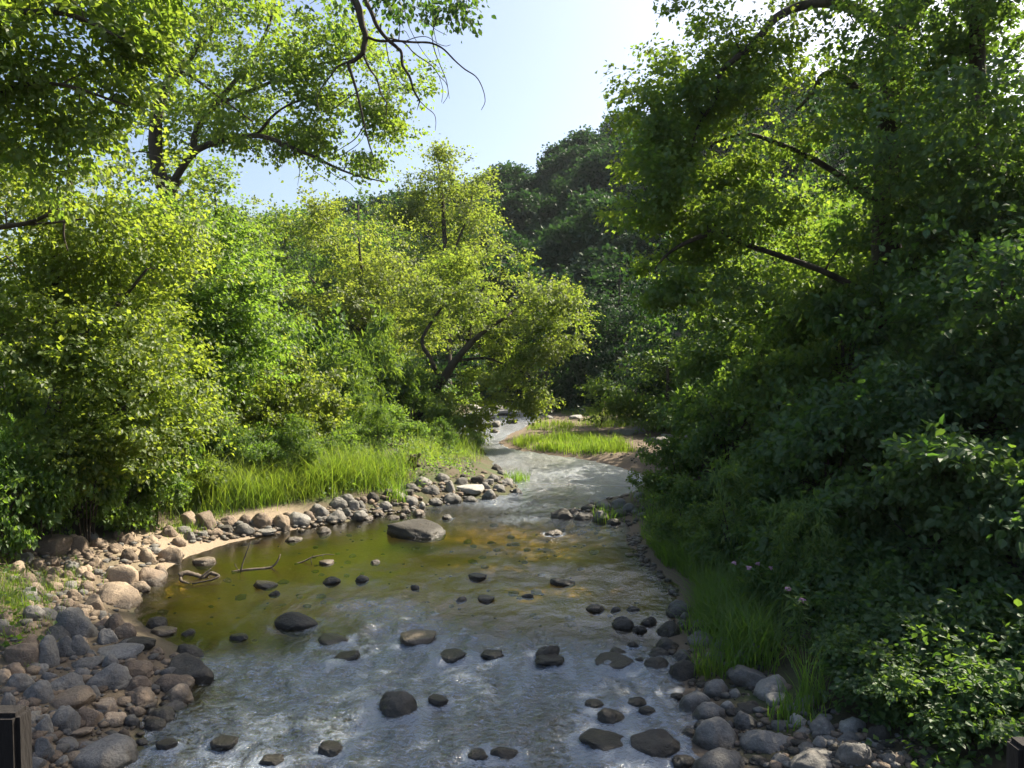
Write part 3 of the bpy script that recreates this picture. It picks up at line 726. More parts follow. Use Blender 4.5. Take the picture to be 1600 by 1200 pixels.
TREES = []
def make_tree(name, label, cat, base, limbs, blobs, leafm, seed, per=45, crad=.42, size=.1, shape='rhomb', barkm=BARK, gap=.36, gs=.9, flat=.6, droop=.35, up=.9,
              group=None, branches=(), bare=(), twig=.012, shell=.5, min_leaf=0):
    rng = np.random.default_rng(seed)
    base = np.asarray(base, float)
    root = tag(empty(name, tuple(base)), label, cat, group)
    C, D = sample_blobs(blobs, rng, gap, gs, shell)
    allimbs = list(limbs) + list(branches)
    tw = grow(allimbs, C, rng, twig)
    g = Geo()
    for P, r0, r1 in limbs:
        q = crom(P, max(8, len(P) * 4)); tube(g, q - base, np.linspace(r0, r1, len(q)), 9, 0, .06, rng)
    for q, r in tw: tube(g, q - base, r, 4)
    link('trunk', g.mesh(name + '_trunk', [barkm], True), root)
    for P, r0, r1 in branches:
        gb = Geo(); q = crom(P, max(8, len(P) * 4)); tube(gb, q - base, np.linspace(r0, r1, len(q)), 8, 0, .05, rng)
        link('branch', gb.mesh(name + '_branch', [barkm], True), root)
    if bare:
        gb = Geo()
        for P, r0, r1 in bare:
            q = crom(P, max(6, len(P) * 3)); tube(gb, q - base, np.linspace(r0, r1, len(q)), 5, 0, .04, rng)
        o = link('bare_twigs', gb.mesh(name + '_twigs', [barkm], True), root)
    V, L, S = cluster_leaves(C - base, D, per, crad, size, shape, rng, flat, droop, up)
    st = np.concatenate([[0], np.cumsum(S)[:-1]])
    link('crown', new_mesh(name + '_crown', V, L, st, mats=[leafm]), root)
    TREES.append(root)
    return root
def foot(px, Y, dz=-.25):
    x = (px - 800) / FPX * Y
    return np.array([x, Y, ground_z(x, Y) + dz])
def px_line(pts, Y):
    """pixels -> points at depth Y (or a list of depths)"""
    Ys = Y if hasattr(Y, '__len__') else [Y] * len(pts)
    return [at(a, b, y) for (a, b), y in zip(pts, Ys)]

# --- sunny bank
b = foot(40, 14.5)
make_tree('maple_tree', 'bright yellow-green maple filling the edge of the picture on the sunny bank', 'tree', b,
          [([b, at(70, 700, 14.4), at(95, 560, 14.2), at(85, 420, 14.3), at(110, 280, 14.2), at(90, 180, 14)], .17, .03),
           ([at(85, 620, 14.3), at(20, 540, 14), at(-60, 470, 14)], .08, .03), ([at(95, 560, 14.2), at(180, 480, 14), at(230, 420, 13.8)], .07, .02),
           ([at(80, 480, 14.3), at(10, 400, 14.6)], .05, .02), ([at(90, 700, 14.3), at(190, 640, 14), at(260, 600, 13.8)], .06, .02)],
          [blob(30, 300, 14.2, 190, 150, 2.0, 250), blob(150, 370, 14.8, 95, 100, 1.5, 110), blob(90, 470, 13.8, 180, 90, 1.9, 190), blob(190, 560, 14.6, 130, 70, 1.5, 130), blob(50, 610, 13.6, 130, 90, 1.5, 130), blob(215, 660, 14.8, 90, 55, 1.3, 80), blob(110, 700, 13.8, 100, 60, 1.2, 80), blob(-120, 350, 14, 120, 250, 2, 110)],
          LEAF_MAPLE, 21, per=70, crad=.40, size=.094, shape='rhomb', gap=.45, gs=.7,
          branches=[(px_line([(-70, 370), (0, 355), (45, 348), (80, 332), (110, 310)], [12.3, 12.2, 12.1, 12.0, 12.0]), .055, .02), (px_line([(10, 350), (60, 350), (105, 345), (130, 342)], [12.2, 12.1, 12, 12]), .03, .012),
                    (px_line([(75, 335), (95, 280), (110, 220), (113, 170)], [12.0, 12.1, 12.2, 12.3]), .02, .006), (px_line([(100, 345), (100, 370), (106, 392)], 12.0), .02, .012)])
b = foot(-260, 10.5)
make_tree('overhanging_maple', 'dark leafy maple boughs reaching in at the top corner over the sunny bank', 'tree', b,
          [([b, at(-250, 500, 10.5), at(-220, 150, 10.2), at(-150, -60, 9.8)], .2, .08), ([at(-220, 150, 10.2), at(-60, 40, 9.6), at(90, 20, 9.3), at(190, 60, 9.2)], .07, .015), ([at(-230, 240, 10.2), at(-80, 170, 9.6), at(70, 130, 9.4), at(200, 165, 9.3)], .06, .012), ([at(-150, -60, 9.8), at(20, -90, 9.5), at(220, -60, 9.6)], .07, .02)],
          [blob(40, 40, 9.5, 140, 60, 1.3, 105), blob(75, 130, 9.4, 110, 55, 1.1, 75), blob(-20, 190, 9.6, 100, 60, 1.1, 50), blob(110, -60, 9.6, 170, 70, 1.3, 80), blob(160, 60, 9.3, 55, 45, .8, 26)],
          LEAF_MAPLE, 22, per=56, crad=.36, size=.09, shape='ovate', gap=.36)
b = foot(262, 25)
make_tree('cottonwood_tree', 'tall cottonwood with a bare arching limb reaching over the sunny bank', 'tree', b,
          [(px_line([(258, 760), (256, 500), (258, 380), (262, 310), (272, 280)], 25), .34, .25), (px_line([(262, 310), (244, 250), (245, 180), (258, 140), (268, 108), (264, 60), (285, -20), (280, -130)], 25), .25, .06),
           (px_line([(300, 245), (307, 205), (335, 165), (380, 110), (420, 40), (440, -60)], 25.4), .13, .03), (px_line([(262, 130), (320, 60), (350, 0), (370, -90)], 24.4), .12, .03),
           (px_line([(268, 108), (300, 120), (340, 150), (395, 190)], 24.2), .07, .02), (px_line([(335, 165), (420, 130), (500, 100), (560, 90)], [25.4, 25, 24.6, 24.4]), .07, .02), (px_line([(400, 212), (440, 170), (500, 150), (580, 150)], [24.6, 24.4, 24.2, 24]), .05, .015)],
          [blob(340, 30, 24.8, 140, 110, 3.0, 165), blob(470, 60, 24.4, 130, 80, 2.5, 135), blob(430, 150, 24.2, 120, 55, 2.0, 130), blob(560, 130, 24, 85, 60, 1.8, 90), blob(270, 210, 25.6, 60, 80, 1.5, 60), blob(560, 215, 24, 70, 38, 1.4, 55), blob(500, 190, 24.2, 60, 30, 1.2, 40), blob(240, 120, 25.6, 60, 90, 1.6, 70), blob(380, -90, 25, 180, 80, 3, 80), blob(330, 150, 26, 70, 60, 1.4, 45), blob(450, 205, 24, 70, 18, 1., 26)],
          LEAF_COTTON, 23, per=44, crad=.52, size=.13, shape='rhomb', barkm=BARK, gap=.42, gs=.75, flat=.5,
          branches=[(px_line([(270, 285), (297, 244), (320, 228), (352, 219), (394, 212), (424, 217), (457, 231), (495, 247), (525, 262), (560, 275), (605, 285)], [25, 24.8, 24.6, 24.5, 24.3, 24.2, 24.1, 24, 24, 23.9, 23.8]), .135, .018)],
          bare=[(px_line(p, 24.1), .018, .005) for p in ([(424, 217), (450, 235), (475, 250), (480, 258)], [(430, 220), (445, 240), (440, 262)], [(470, 238), (485, 262), (510, 280), (525, 292)], [(500, 250), (520, 272), (545, 285), (560, 300)], [(380, 215), (395, 235), (380, 228)], [(455, 231), (468, 262), (465, 290)], [(415, 216), (428, 240), (432, 258)], [(525, 262), (545, 262), (580, 258)], [(520, 250), (560, 225), (575, 195)])])
b = foot(330, 33)
make_tree('young_cottonwood', 'pale green young tree standing behind the arching limb against the sky', 'tree', b,
          [([b, at(330, 500, 33), at(338, 380, 33), at(335, 280, 33)], .16, .03)],
          [blob(325, 300, 33, 50, 55, 1.6, 70), blob(345, 400, 33, 60, 80, 1.9, 130), blob(290, 370, 33.5, 45, 70, 1.7, 80), blob(330, 500, 32.6, 80, 80, 2.2, 120)], LEAF_COTTON, 24, per=44, crad=.5, size=.15, barkm=BARK)
b = foot(285, 19)
make_tree('box_elder', 'bushy light green tree in front of the cottonwood trunk', 'tree', b,
          [([b, at(280, 640, 19), at(290, 520, 18.8), at(300, 430, 18.8)], .13, .03), ([at(282, 600, 19), at(340, 520, 18.6), at(370, 470, 18.5)], .06, .02)],
          [blob(300, 440, 18.8, 95, 80, 1.7, 170), blob(330, 500, 18.4, 70, 60, 1.5, 100), blob(270, 540, 18.6, 100, 80, 1.6, 140), blob(230, 400, 19, 70, 80, 1.5, 90)], LEAF_FRESH, 25, per=70, crad=.42, size=.105, shape='rhomb')
# --- the middle
b = foot(655, 34)
make_tree('leaning_tree', 'golden-lit tree whose dark trunk leans over the bend', 'tree', b,
          [(px_line([(645, 668), (668, 630), (688, 598), (710, 566), (732, 540), (760, 515), (800, 490)], [33, 33, 32.6, 32.3, 32.3, 32.6, 32.8]), .27, .07), (px_line([(690, 598), (672, 560), (660, 530), (690, 480), (720, 440)], [32.7, 32.6, 32.8, 33.2, 33.6]), .13, .03), (px_line([(712, 564), (760, 560), (800, 575), (835, 590)], [33.6, 33.2, 33, 32.8]), .08, .02),
           (px_line([(732, 540), (738, 490), (760, 440), (780, 410)], 33.8), .09, .02), (px_line([(770, 510), (820, 470), (850, 430)], 33.2), .06, .02)],
          [blob(745, 440, 33.6, 85, 55, 2.0, 130), blob(835, 460, 33, 60, 55, 1.8, 95), blob(810, 515, 33.6, 80, 38, 1.4, 95), blob(880, 510, 32.6, 42, 32, 1.2, 36), blob(680, 490, 34.8, 50, 50, 1.4, 60), blob(755, 615, 33.2, 62, 42, 1.3, 75), blob(815, 615, 32.2, 50, 38, 1.4, 65), blob(700, 650, 32.2, 45, 26, 1.2, 36), blob(850, 560, 32.6, 40, 30, 1.2, 30)],
          LEAF_GOLD, 31, per=66, crad=.5, size=.13, gap=.34, flat=.6)
b = foot(560, 41)
make_tree('round_crown_tree', 'round-crowned golden green tree, fullest of the trees at the bend', 'tree', b,
          [(px_line([(560, 720), (562, 600), (568, 520), (565, 430), (560, 370)], 41), .26, .05), (px_line([(568, 540), (610, 470), (630, 420)], 40.6), .1, .03), (px_line([(566, 520), (510, 460), (480, 430)], 40.8), .1, .03)],
          [blob(555, 390, 41, 100, 70, 3.2, 190), blob(530, 480, 40.5, 110, 70, 3.2, 190), blob(610, 470, 40.2, 60, 80, 2.6, 110), blob(600, 570, 39.6, 80, 60, 2.4, 110), blob(500, 570, 39.8, 80, 60, 2.4, 110), blob(440, 520, 40.5, 60, 70, 2.4, 80)],
          LEAF_GOLD, 32, per=64, crad=.7, size=.165, gap=.33, gs=.6)
b = foot(700, 52)
make_tree('tall_tree', 'tallest tree of the bend with an uneven golden top against the sky', 'tree', b,
          [(px_line([(700, 700), (700, 500), (695, 380), (690, 290), (685, 255)], 52), .3, .05), (px_line([(697, 420), (730, 340), (740, 290)], 52), .1, .03)],
          [blob(690, 265, 52, 38, 30, 1.8, 36), blob(650, 300, 52, 42, 35, 2.2, 50), blob(730, 300, 52, 36, 45, 2.2, 60), blob(690, 340, 52, 70, 60, 3.0, 130), blob(700, 430, 51.5, 70, 80, 3.2, 150), blob(640, 400, 52, 50, 70, 2.6, 70)],
          LEAF_GOLD, 33, per=54, crad=.78, size=.19, gap=.35, gs=.5)
b = foot(430, 44)
make_tree('shaded_tree', 'darker green tree between the round-crowned tree and the sunny bank maples', 'tree', b,
          [([b, at(430, 560, 44), at(440, 420, 44), at(450, 350, 44)], .22, .05)],
          [blob(450, 380, 44, 65, 60, 2.6, 110), blob(430, 460, 43, 60, 70, 2.6, 120), blob(400, 560, 42, 70, 70, 2.6, 120), blob(370, 470, 44, 45, 60, 2.2, 60)], LEAF_SHADE, 34, per=44, crad=.68, size=.2)
for k, (px, py, Y, lab, lm) in enumerate([(560, 320, 62, 'grey-green tree top behind the round-crowned tree', LEAF_SHADE), (490, 335, 70, 'distant green tree left standing below the hill skyline', LEAF_SHADE), (350, 330, 60, 'hazy green tree behind the pale young tree', LEAF_SHADE), (250, 400, 48, 'tree behind the cottonwood trunk', LEAF_MAPLE), (130, 380, 40, 'tree behind the edge maple', LEAF_MAPLE)]):
    b = foot(px, Y); top = at(px, py, Y)
    make_tree('background_tree', lab, 'tree', b, [([b, (b + top) / 2, top], .25, .05)],
              [blob(px, py + 35, Y, 62, 45, 3.5, 110), blob(px - 30, py + 110, Y, 75, 70, 3.5, 120), blob(px + 35, py + 110, Y, 70, 70, 3.5, 120), blob(px, py + 220, Y - 1, 90, 70, 3.5, 100)], lm, 40 + k, per=34, crad=.9, size=.26)
# --- shady bank
NEAR = .80
def near_blob(px, py, Y, rx, ry, rd, n): return blob(px, py, Y * NEAR, rx, ry, rd * .85, n)
def near_line(pts, Y): return px_line(pts, [y * NEAR for y in Y] if hasattr(Y, '__len__') else Y * NEAR)
b = foot(1370, 21 * NEAR)
make_tree('spreading_cottonwood', 'big cottonwood on the shady bank whose lit limbs reach out over the stream', 'tree', b,
          [(near_line([(1390, 600), (1385, 400), (1390, 200), (1400, 60), (1410, -80)], 21), .34, .2), (near_line([(1390, 200), (1330, 130), (1290, 115), (1270, 145), (1245, 172)], [21, 20.6, 20.4, 20.2, 20]), .1, .03), (near_line([(1390, 330), (1290, 260), (1210, 222), (1160, 210), (1100, 230)], [21, 20.9, 20.7, 20.5, 20.2]), .085, .02),
           (near_line([(1390, 90), (1450, 0), (1500, -100)], 21), .15, .05)],
          [near_blob(1130, 60, 20, 90, 70, 1.8, 110), near_blob(1050, 130, 19.6, 75, 55, 1.5, 80), near_blob(1010, 175, 19.4, 45, 36, 1.1, 36), near_blob(1180, 150, 20, 110, 70, 2.0, 130), near_blob(1080, 230, 19.8, 100, 50, 1.7, 110), near_blob(1020, 275, 19.4, 62, 42, 1.3, 60), near_blob(1150, 290, 19.8, 110, 60, 1.9, 120), near_blob(1050, 350, 19.6, 75, 45, 1.5, 75), near_blob(1010, 420, 19.4, 45, 40, 1.1, 45), near_blob(1090, 420, 19.8, 75, 50, 1.6, 75), near_blob(1270, 100, 20.6, 90, 110, 2.0, 55), near_blob(1260, 260, 20.6, 90, 110, 2.0, 65), near_blob(1190, -20, 20, 110, 40, 1.4, 24), near_blob(1350, 200, 21.4, 90, 150, 2.0, 60)],
          LEAF_COTTON, 51, per=46, crad=.36, size=.105, shape='rhomb', gap=.42, gs=.9, flat=.6,
          branches=[(near_line([(1400, 60), (1350, 20), (1300, 5), (1250, 10), (1210, 30), (1180, 65), (1145, 95), (1125, 115), (1120, 150), (1090, 200), (1080, 240)], [20.6, 19.8, 19.2, 18.9, 18.7, 18.6, 18.6, 18.7, 18.8, 19, 19.2]), .125, .02),
                    (near_line([(1390, 480), (1300, 430), (1220, 400), (1160, 380), (1125, 360), (1095, 341), (1065, 332), (1030, 325), (1005, 290)], [20.6, 20.2, 19.9, 19.6, 19.4, 19.2, 19.1, 19.1, 19.2]), .08, .014),
                    (near_line([(1115, 362), (1070, 380), (1040, 400), (1020, 425)], [18.3, 18.3, 18.4, 18.6]), .06, .014)])
def slope_tree(px, Y, top, bl, lab, lm, seed, name='slope_tree', tr=.24, **kw):
    b = foot(px, Y); t = at(px + 8, top, Y)
    return make_tree(name, lab, 'tree', b, [([b, b * .55 + t * .45 + (.15, 0, 0), t], tr, .06)], bl, lm, seed, **kw)
slope_tree(1510, 14.6, -380, [blob(1520, 60, 15.5, 150, 120, 2.2, 150), blob(1480, 230, 15.2, 140, 110, 2.2, 140), blob(1580, 330, 15, 120, 140, 2.2, 130), blob(1430, 360, 15.4, 110, 90, 1.9, 80), blob(1650, 150, 15.5, 150, 200, 2.2, 110), (np.array([8.4, 17.2, 16.6]), np.array([2.6, 2.2, 1.9]), 200), (np.array([8.6, 19.2, 17.2]), np.array([2.4, 1.7, 1.7]), 130), (np.array([9.0, 15.0, 14.6]), np.array([2.6, 2.2, 2.2]), 170), (np.array([8.6, 13.6, 9.0]), np.array([2.0, 1.8, 2.0]), 150), (np.array([9.2, 14.4, 11.6]), np.array([2.0, 1.8, 1.8]), 130)], 'dark thick-trunked tree filling the top corner above the shady bank', LEAF_DARK, 52, per=46, crad=.42, size=.115, shape='rhomb', barkm=BARK)  # lobes given as plain coordinates are added to shade the heap and riffle
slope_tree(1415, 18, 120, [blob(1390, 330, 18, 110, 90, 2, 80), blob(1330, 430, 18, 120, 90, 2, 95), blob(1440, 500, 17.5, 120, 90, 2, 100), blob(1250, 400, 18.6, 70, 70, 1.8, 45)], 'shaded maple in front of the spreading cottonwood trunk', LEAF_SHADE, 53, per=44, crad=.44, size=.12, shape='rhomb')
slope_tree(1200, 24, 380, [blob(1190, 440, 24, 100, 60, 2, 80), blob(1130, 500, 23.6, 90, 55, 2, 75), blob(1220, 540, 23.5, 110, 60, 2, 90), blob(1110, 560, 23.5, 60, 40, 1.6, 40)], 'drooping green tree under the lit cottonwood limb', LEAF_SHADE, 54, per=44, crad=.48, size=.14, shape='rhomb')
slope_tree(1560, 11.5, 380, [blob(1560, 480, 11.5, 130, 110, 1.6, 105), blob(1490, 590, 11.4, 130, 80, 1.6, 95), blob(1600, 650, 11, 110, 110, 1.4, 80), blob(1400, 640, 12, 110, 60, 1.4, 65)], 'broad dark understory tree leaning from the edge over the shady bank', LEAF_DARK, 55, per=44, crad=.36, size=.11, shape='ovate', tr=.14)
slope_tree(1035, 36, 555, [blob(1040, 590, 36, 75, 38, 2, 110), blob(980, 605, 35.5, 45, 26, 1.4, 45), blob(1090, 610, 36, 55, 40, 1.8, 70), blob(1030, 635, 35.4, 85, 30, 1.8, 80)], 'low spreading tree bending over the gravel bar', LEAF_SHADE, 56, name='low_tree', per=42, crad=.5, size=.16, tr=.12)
slope_tree(960, 52, 420, [blob(960, 470, 52, 70, 60, 3, 110), blob(920, 540, 51, 60, 60, 2.6, 100), blob(1010, 520, 51, 70, 70, 3, 120), blob(900, 600, 50, 60, 40, 2.4, 70)], 'dark shadowed tree at the foot of the hill past the gravel bar', LEAF_FAR, 57, per=40, crad=.72, size=.22)  # dark hill leaf colour stands in for the hill's shadow on this tree
slope_tree(1120, 40, 350, [blob(1110, 420, 40, 90, 80, 3, 140), blob(1060, 500, 39.5, 70, 60, 2.6, 90), blob(1160, 520, 39.5, 90, 80, 3, 120)], 'dark tree behind the lit cottonwood limb', LEAF_FAR, 58, per=40, crad=.66, size=.2)  # same dark leaf colour in place of cast shadow
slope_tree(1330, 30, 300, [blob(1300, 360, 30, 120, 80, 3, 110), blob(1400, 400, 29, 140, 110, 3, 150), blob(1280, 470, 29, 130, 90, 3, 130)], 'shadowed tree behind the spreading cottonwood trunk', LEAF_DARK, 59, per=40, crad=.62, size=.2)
# --- bough hanging from above at mid top
b = foot(-420, 12.5)
def c6(pts, Y=10.5): return [at(480 + a / 5, c / 5, Y) for a, c in pts]
make_tree('hanging_bough_tree', 'dead-twigged bough hanging into the sky from the top edge', 'tree', b,
          [([b, at(-420, 300, 12.5), at(-350, -150, 12.3), at(-150, -420, 12)], .32, .2), ([at(-350, -150, 12.3), at(0, -330, 11.6), at(300, -260, 11), at(480, -120, 10.6), at(545, -30, 10.5), at(554, 0, 10.5)], .17, .062)],
          [blob(625, 18, 10.4, 45, 22, .5, 26), blob(710, 14, 10.4, 26, 20, .35, 16), blob(665, -8, 10.4, 60, 16, .5, 16), blob(535, 25, 10.5, 24, 30, .4, 9), blob(550, -45, 10.6, 100, 36, 1.0, 18), blob(400, -120, 10.8, 180, 40, 1.2, 22)],
          LEAF_DARK, 61, per=12, crad=.22, size=.085, shape='ovate', barkm=BARK, gap=.3, droop=.9, up=.2, twig=.006,
          branches=[(c6([(335, -60), (370, 0), (405, 80), (430, 200), (455, 280), (440, 380), (435, 430)]), .06, .035), (c6([(430, 420), (370, 470), (320, 495), (345, 580), (380, 690), (415, 830), (445, 970), (480, 1110), (520, 1230)]), .032, .008), (c6([(420, -60), (500, 90), (540, 190), (610, 290), (700, 370), (735, 410), (745, 510), (800, 600), (830, 700), (880, 790)]), .034, .014),
                    (c6([(470, 290), (560, 320), (700, 320), (830, 330), (960, 335), (1060, 380), (1150, 470), (1230, 540), (1320, 600), (1370, 690), (1390, 790), (1360, 860)]), .02, .004)],
          bare=[(c6(p), r, .0035) for p, r in (([(330, 480), (240, 520), (180, 600), (110, 690), (80, 800), (130, 960)], .016), ([(440, 430), (490, 540), (545, 620), (580, 740), (620, 800), (620, 900), (630, 960)], .018), ([(880, 790), (930, 840), (990, 890), (1005, 950), (1000, 1020)], .008), ([(880, 790), (870, 820), (858, 860)], .012),
                ([(610, 290), (750, 330), (840, 420), (970, 510), (1030, 590), (1090, 660), (1110, 770)], .012), ([(930, -80), (930, 130), (990, 220), (1090, 275)], .007), ([(970, -80), (990, 120), (990, 240), (1040, 450)], .008), ([(750, -80), (770, 130), (830, 280), (930, 440), (1020, 520)], .006), ([(980, 340), (1010, 440), (1060, 560), (1090, 640), (1100, 740), (1060, 810)], .008), ([(770, 320), (860, 290), (940, 290), (1020, 340), (1080, 360), (1120, 350)], .007), ([(615, 340), (640, 480), (690, 590), (760, 680), (830, 730)], .008), ([(750, 20), (860, 60), (940, 130), (1010, 180), (1130, 195)], .005), ([(420, 700), (300, 780), (180, 860), (30, 890)], .01), ([(445, 980), (380, 1080), (280, 1150), (200, 1200)], .01), ([(1030, 590), (1060, 700), (1050, 800)], .005), ([(690, 270), (760, 240), (800, 300)], .005))])

# --- far hill: crowns that can be told apart, then nothing behind them
def far_tree_mesh(seed, leafm, n=260, per=26, size=.40):
    rng = np.random.default_rng(seed)
    g = Geo()
    tube(g, crom([(0, 0, -1.5), (.15, .1, 2.5), (0, 0, 6)], 6), np.linspace(.28, .12, 6), 6, 1)
    bl = [(np.array([0, 0, 6.2]), np.array([3.4, 3.4, 2.9]), n)] + [(np.array([rng.normal(0, 1.8), rng.normal(0, 1.8), rng.uniform(4, 8)]), np.array([1.9, 1.9, 1.6]), n // 4) for _ in range(4)]
    C, D = sample_blobs(bl, rng, .30, .55, .85, 0)
    V, L, S = cluster_leaves(C, D, per, .75, size, 'rhomb', rng, .7, .2, .8)
    g.add(V, L, S, 0)
    return g.mesh('hill_tree', [leafm, BARK])
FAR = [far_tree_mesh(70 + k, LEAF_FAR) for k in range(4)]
hr = np.random.default_rng(5); hn = 0
cand = []
for yy in np.arange(66, 136, 4.6):
    half = yy * .62
    for xx in np.arange(-half, half, 5.2):
        cand.append((xx + hr.normal(0, 1.2), yy + hr.normal(0, 1.2)))
for x, y in cand:
    px = 800 + x / y * FPX
    if px < 340 or px > 1440: continue
    if 66 <= y < 80 and abs(x) < 4: continue
    z = ground_z(x, y); s = hr.uniform(.75, 1.2)
    o = link('hill_tree', FAR[hr.integers(4)], loc=(x, y, z - .2)); o.scale = (s, s, s * hr.uniform(.85, 1.15)); o.rotation_euler = (0, 0, hr.uniform(0, 6.28)); hn += 1
    place = 'on the skyline of the far hill' if y > 116 else ('high on the wooded hillside' if y > 98 else ('half way up the wooded hillside' if y > 82 else 'at the foot of the wooded hillside'))
    side = ' behind the bend trees' if px < 640 else (' between the lit trees' if px < 960 else ' behind the spreading cottonwood')
    tag(o, 'dark green tree crown ' + place + side, 'tree', 'trees covering the far hillside')
print('hill trees', hn)

# ------------------------------------------------------------------ shrubs
def shrub_mesh(seed, leafm, shape, n=90, per=26, size=.1, crad=.22, rad=(.9, .9, .62), flat=.6):
    rng = np.random.default_rng(seed); rad = np.array(rad)
    g = Geo(); gl = Geo()
    bl = [(np.array([0, 0, rad[2] * .85 + .2]), rad * .8, n // 2)]
    for k in range(6):
        a = rng.uniform(0, 6.28); q = rng.uniform(.35, .95); bl.append((np.array([math.cos(a) * rad[0] * q, math.sin(a) * rad[1] * q, rad[2] * rng.uniform(.5, 2.0)]), rad * rng.uniform(.3, .5), n // 7))
    C, D = sample_blobs(bl, rng, .36, 1.5, .65, .3)
    stems = []
    for k in range(7):
        a = k * 2 * PI / 7 + rng.uniform(0, .6); q = np.array([math.cos(a) * rad[0] * .5, math.sin(a) * rad[1] * .5, rad[2] * rng.uniform(.9, 1.5)])
        P = [np.array([math.cos(a) * .08, math.sin(a) * .08, -.2]), q * (.45, .45, .6), q]
        stems.append((P, .022, .007)); tube(g, crom(P, 7), np.linspace(.022, .007, 7), 5)
    for q, r in grow(stems, C, rng, .006): tube(g, q, r, 3)
    V, L, S = cluster_leaves(C, D, per, crad, size, shape, rng, flat)
    gl.add(V, L, S)
    return g.mesh('shrub_stem', [BARK], True), gl.mesh('shrub_foliage', [leafm])
SHRUB = {'deep': [shrub_mesh(250 + k, LEAF_FAR, 'rhomb', 90, 30, .12, .24) for k in range(2)],  # far shrubs: shadow of the hill put into the leaf colour
         'bright': [shrub_mesh(200 + k, [LEAF_FRESH, LEAF_MAPLE, LEAF_FRESH][k], 'rhomb', 110, 44, .078) for k in range(3)],
         'gold': [shrub_mesh(210 + k, LEAF_GOLD, 'rhomb', 100, 40, .085) for k in range(2)],
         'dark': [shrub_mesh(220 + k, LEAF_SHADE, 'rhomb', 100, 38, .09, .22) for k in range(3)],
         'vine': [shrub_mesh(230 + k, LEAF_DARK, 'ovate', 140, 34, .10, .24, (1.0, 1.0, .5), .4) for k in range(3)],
         'willow': [shrub_mesh(240 + k, LEAF_SHADE, 'lance', 90, 40, .15, .26, (.8, .8, .9)) for k in range(2)]}
sh_rng = np.random.default_rng(77)
def shrub(kind, x, y, s, sz, label, group, name='shrub'):
    st, fo = SHRUB[kind][sh_rng.integers(len(SHRUB[kind]))]
    z = ground_z(x, y)
    root = tag(empty(name, (x, y, z - .05)), label, 'shrub', group)
    root.rotation_euler = (0, 0, sh_rng.uniform(0, 6.28)); root.scale = (s, s, sz)
    link('stem', st, root); link('foliage', fo, root)
    return root
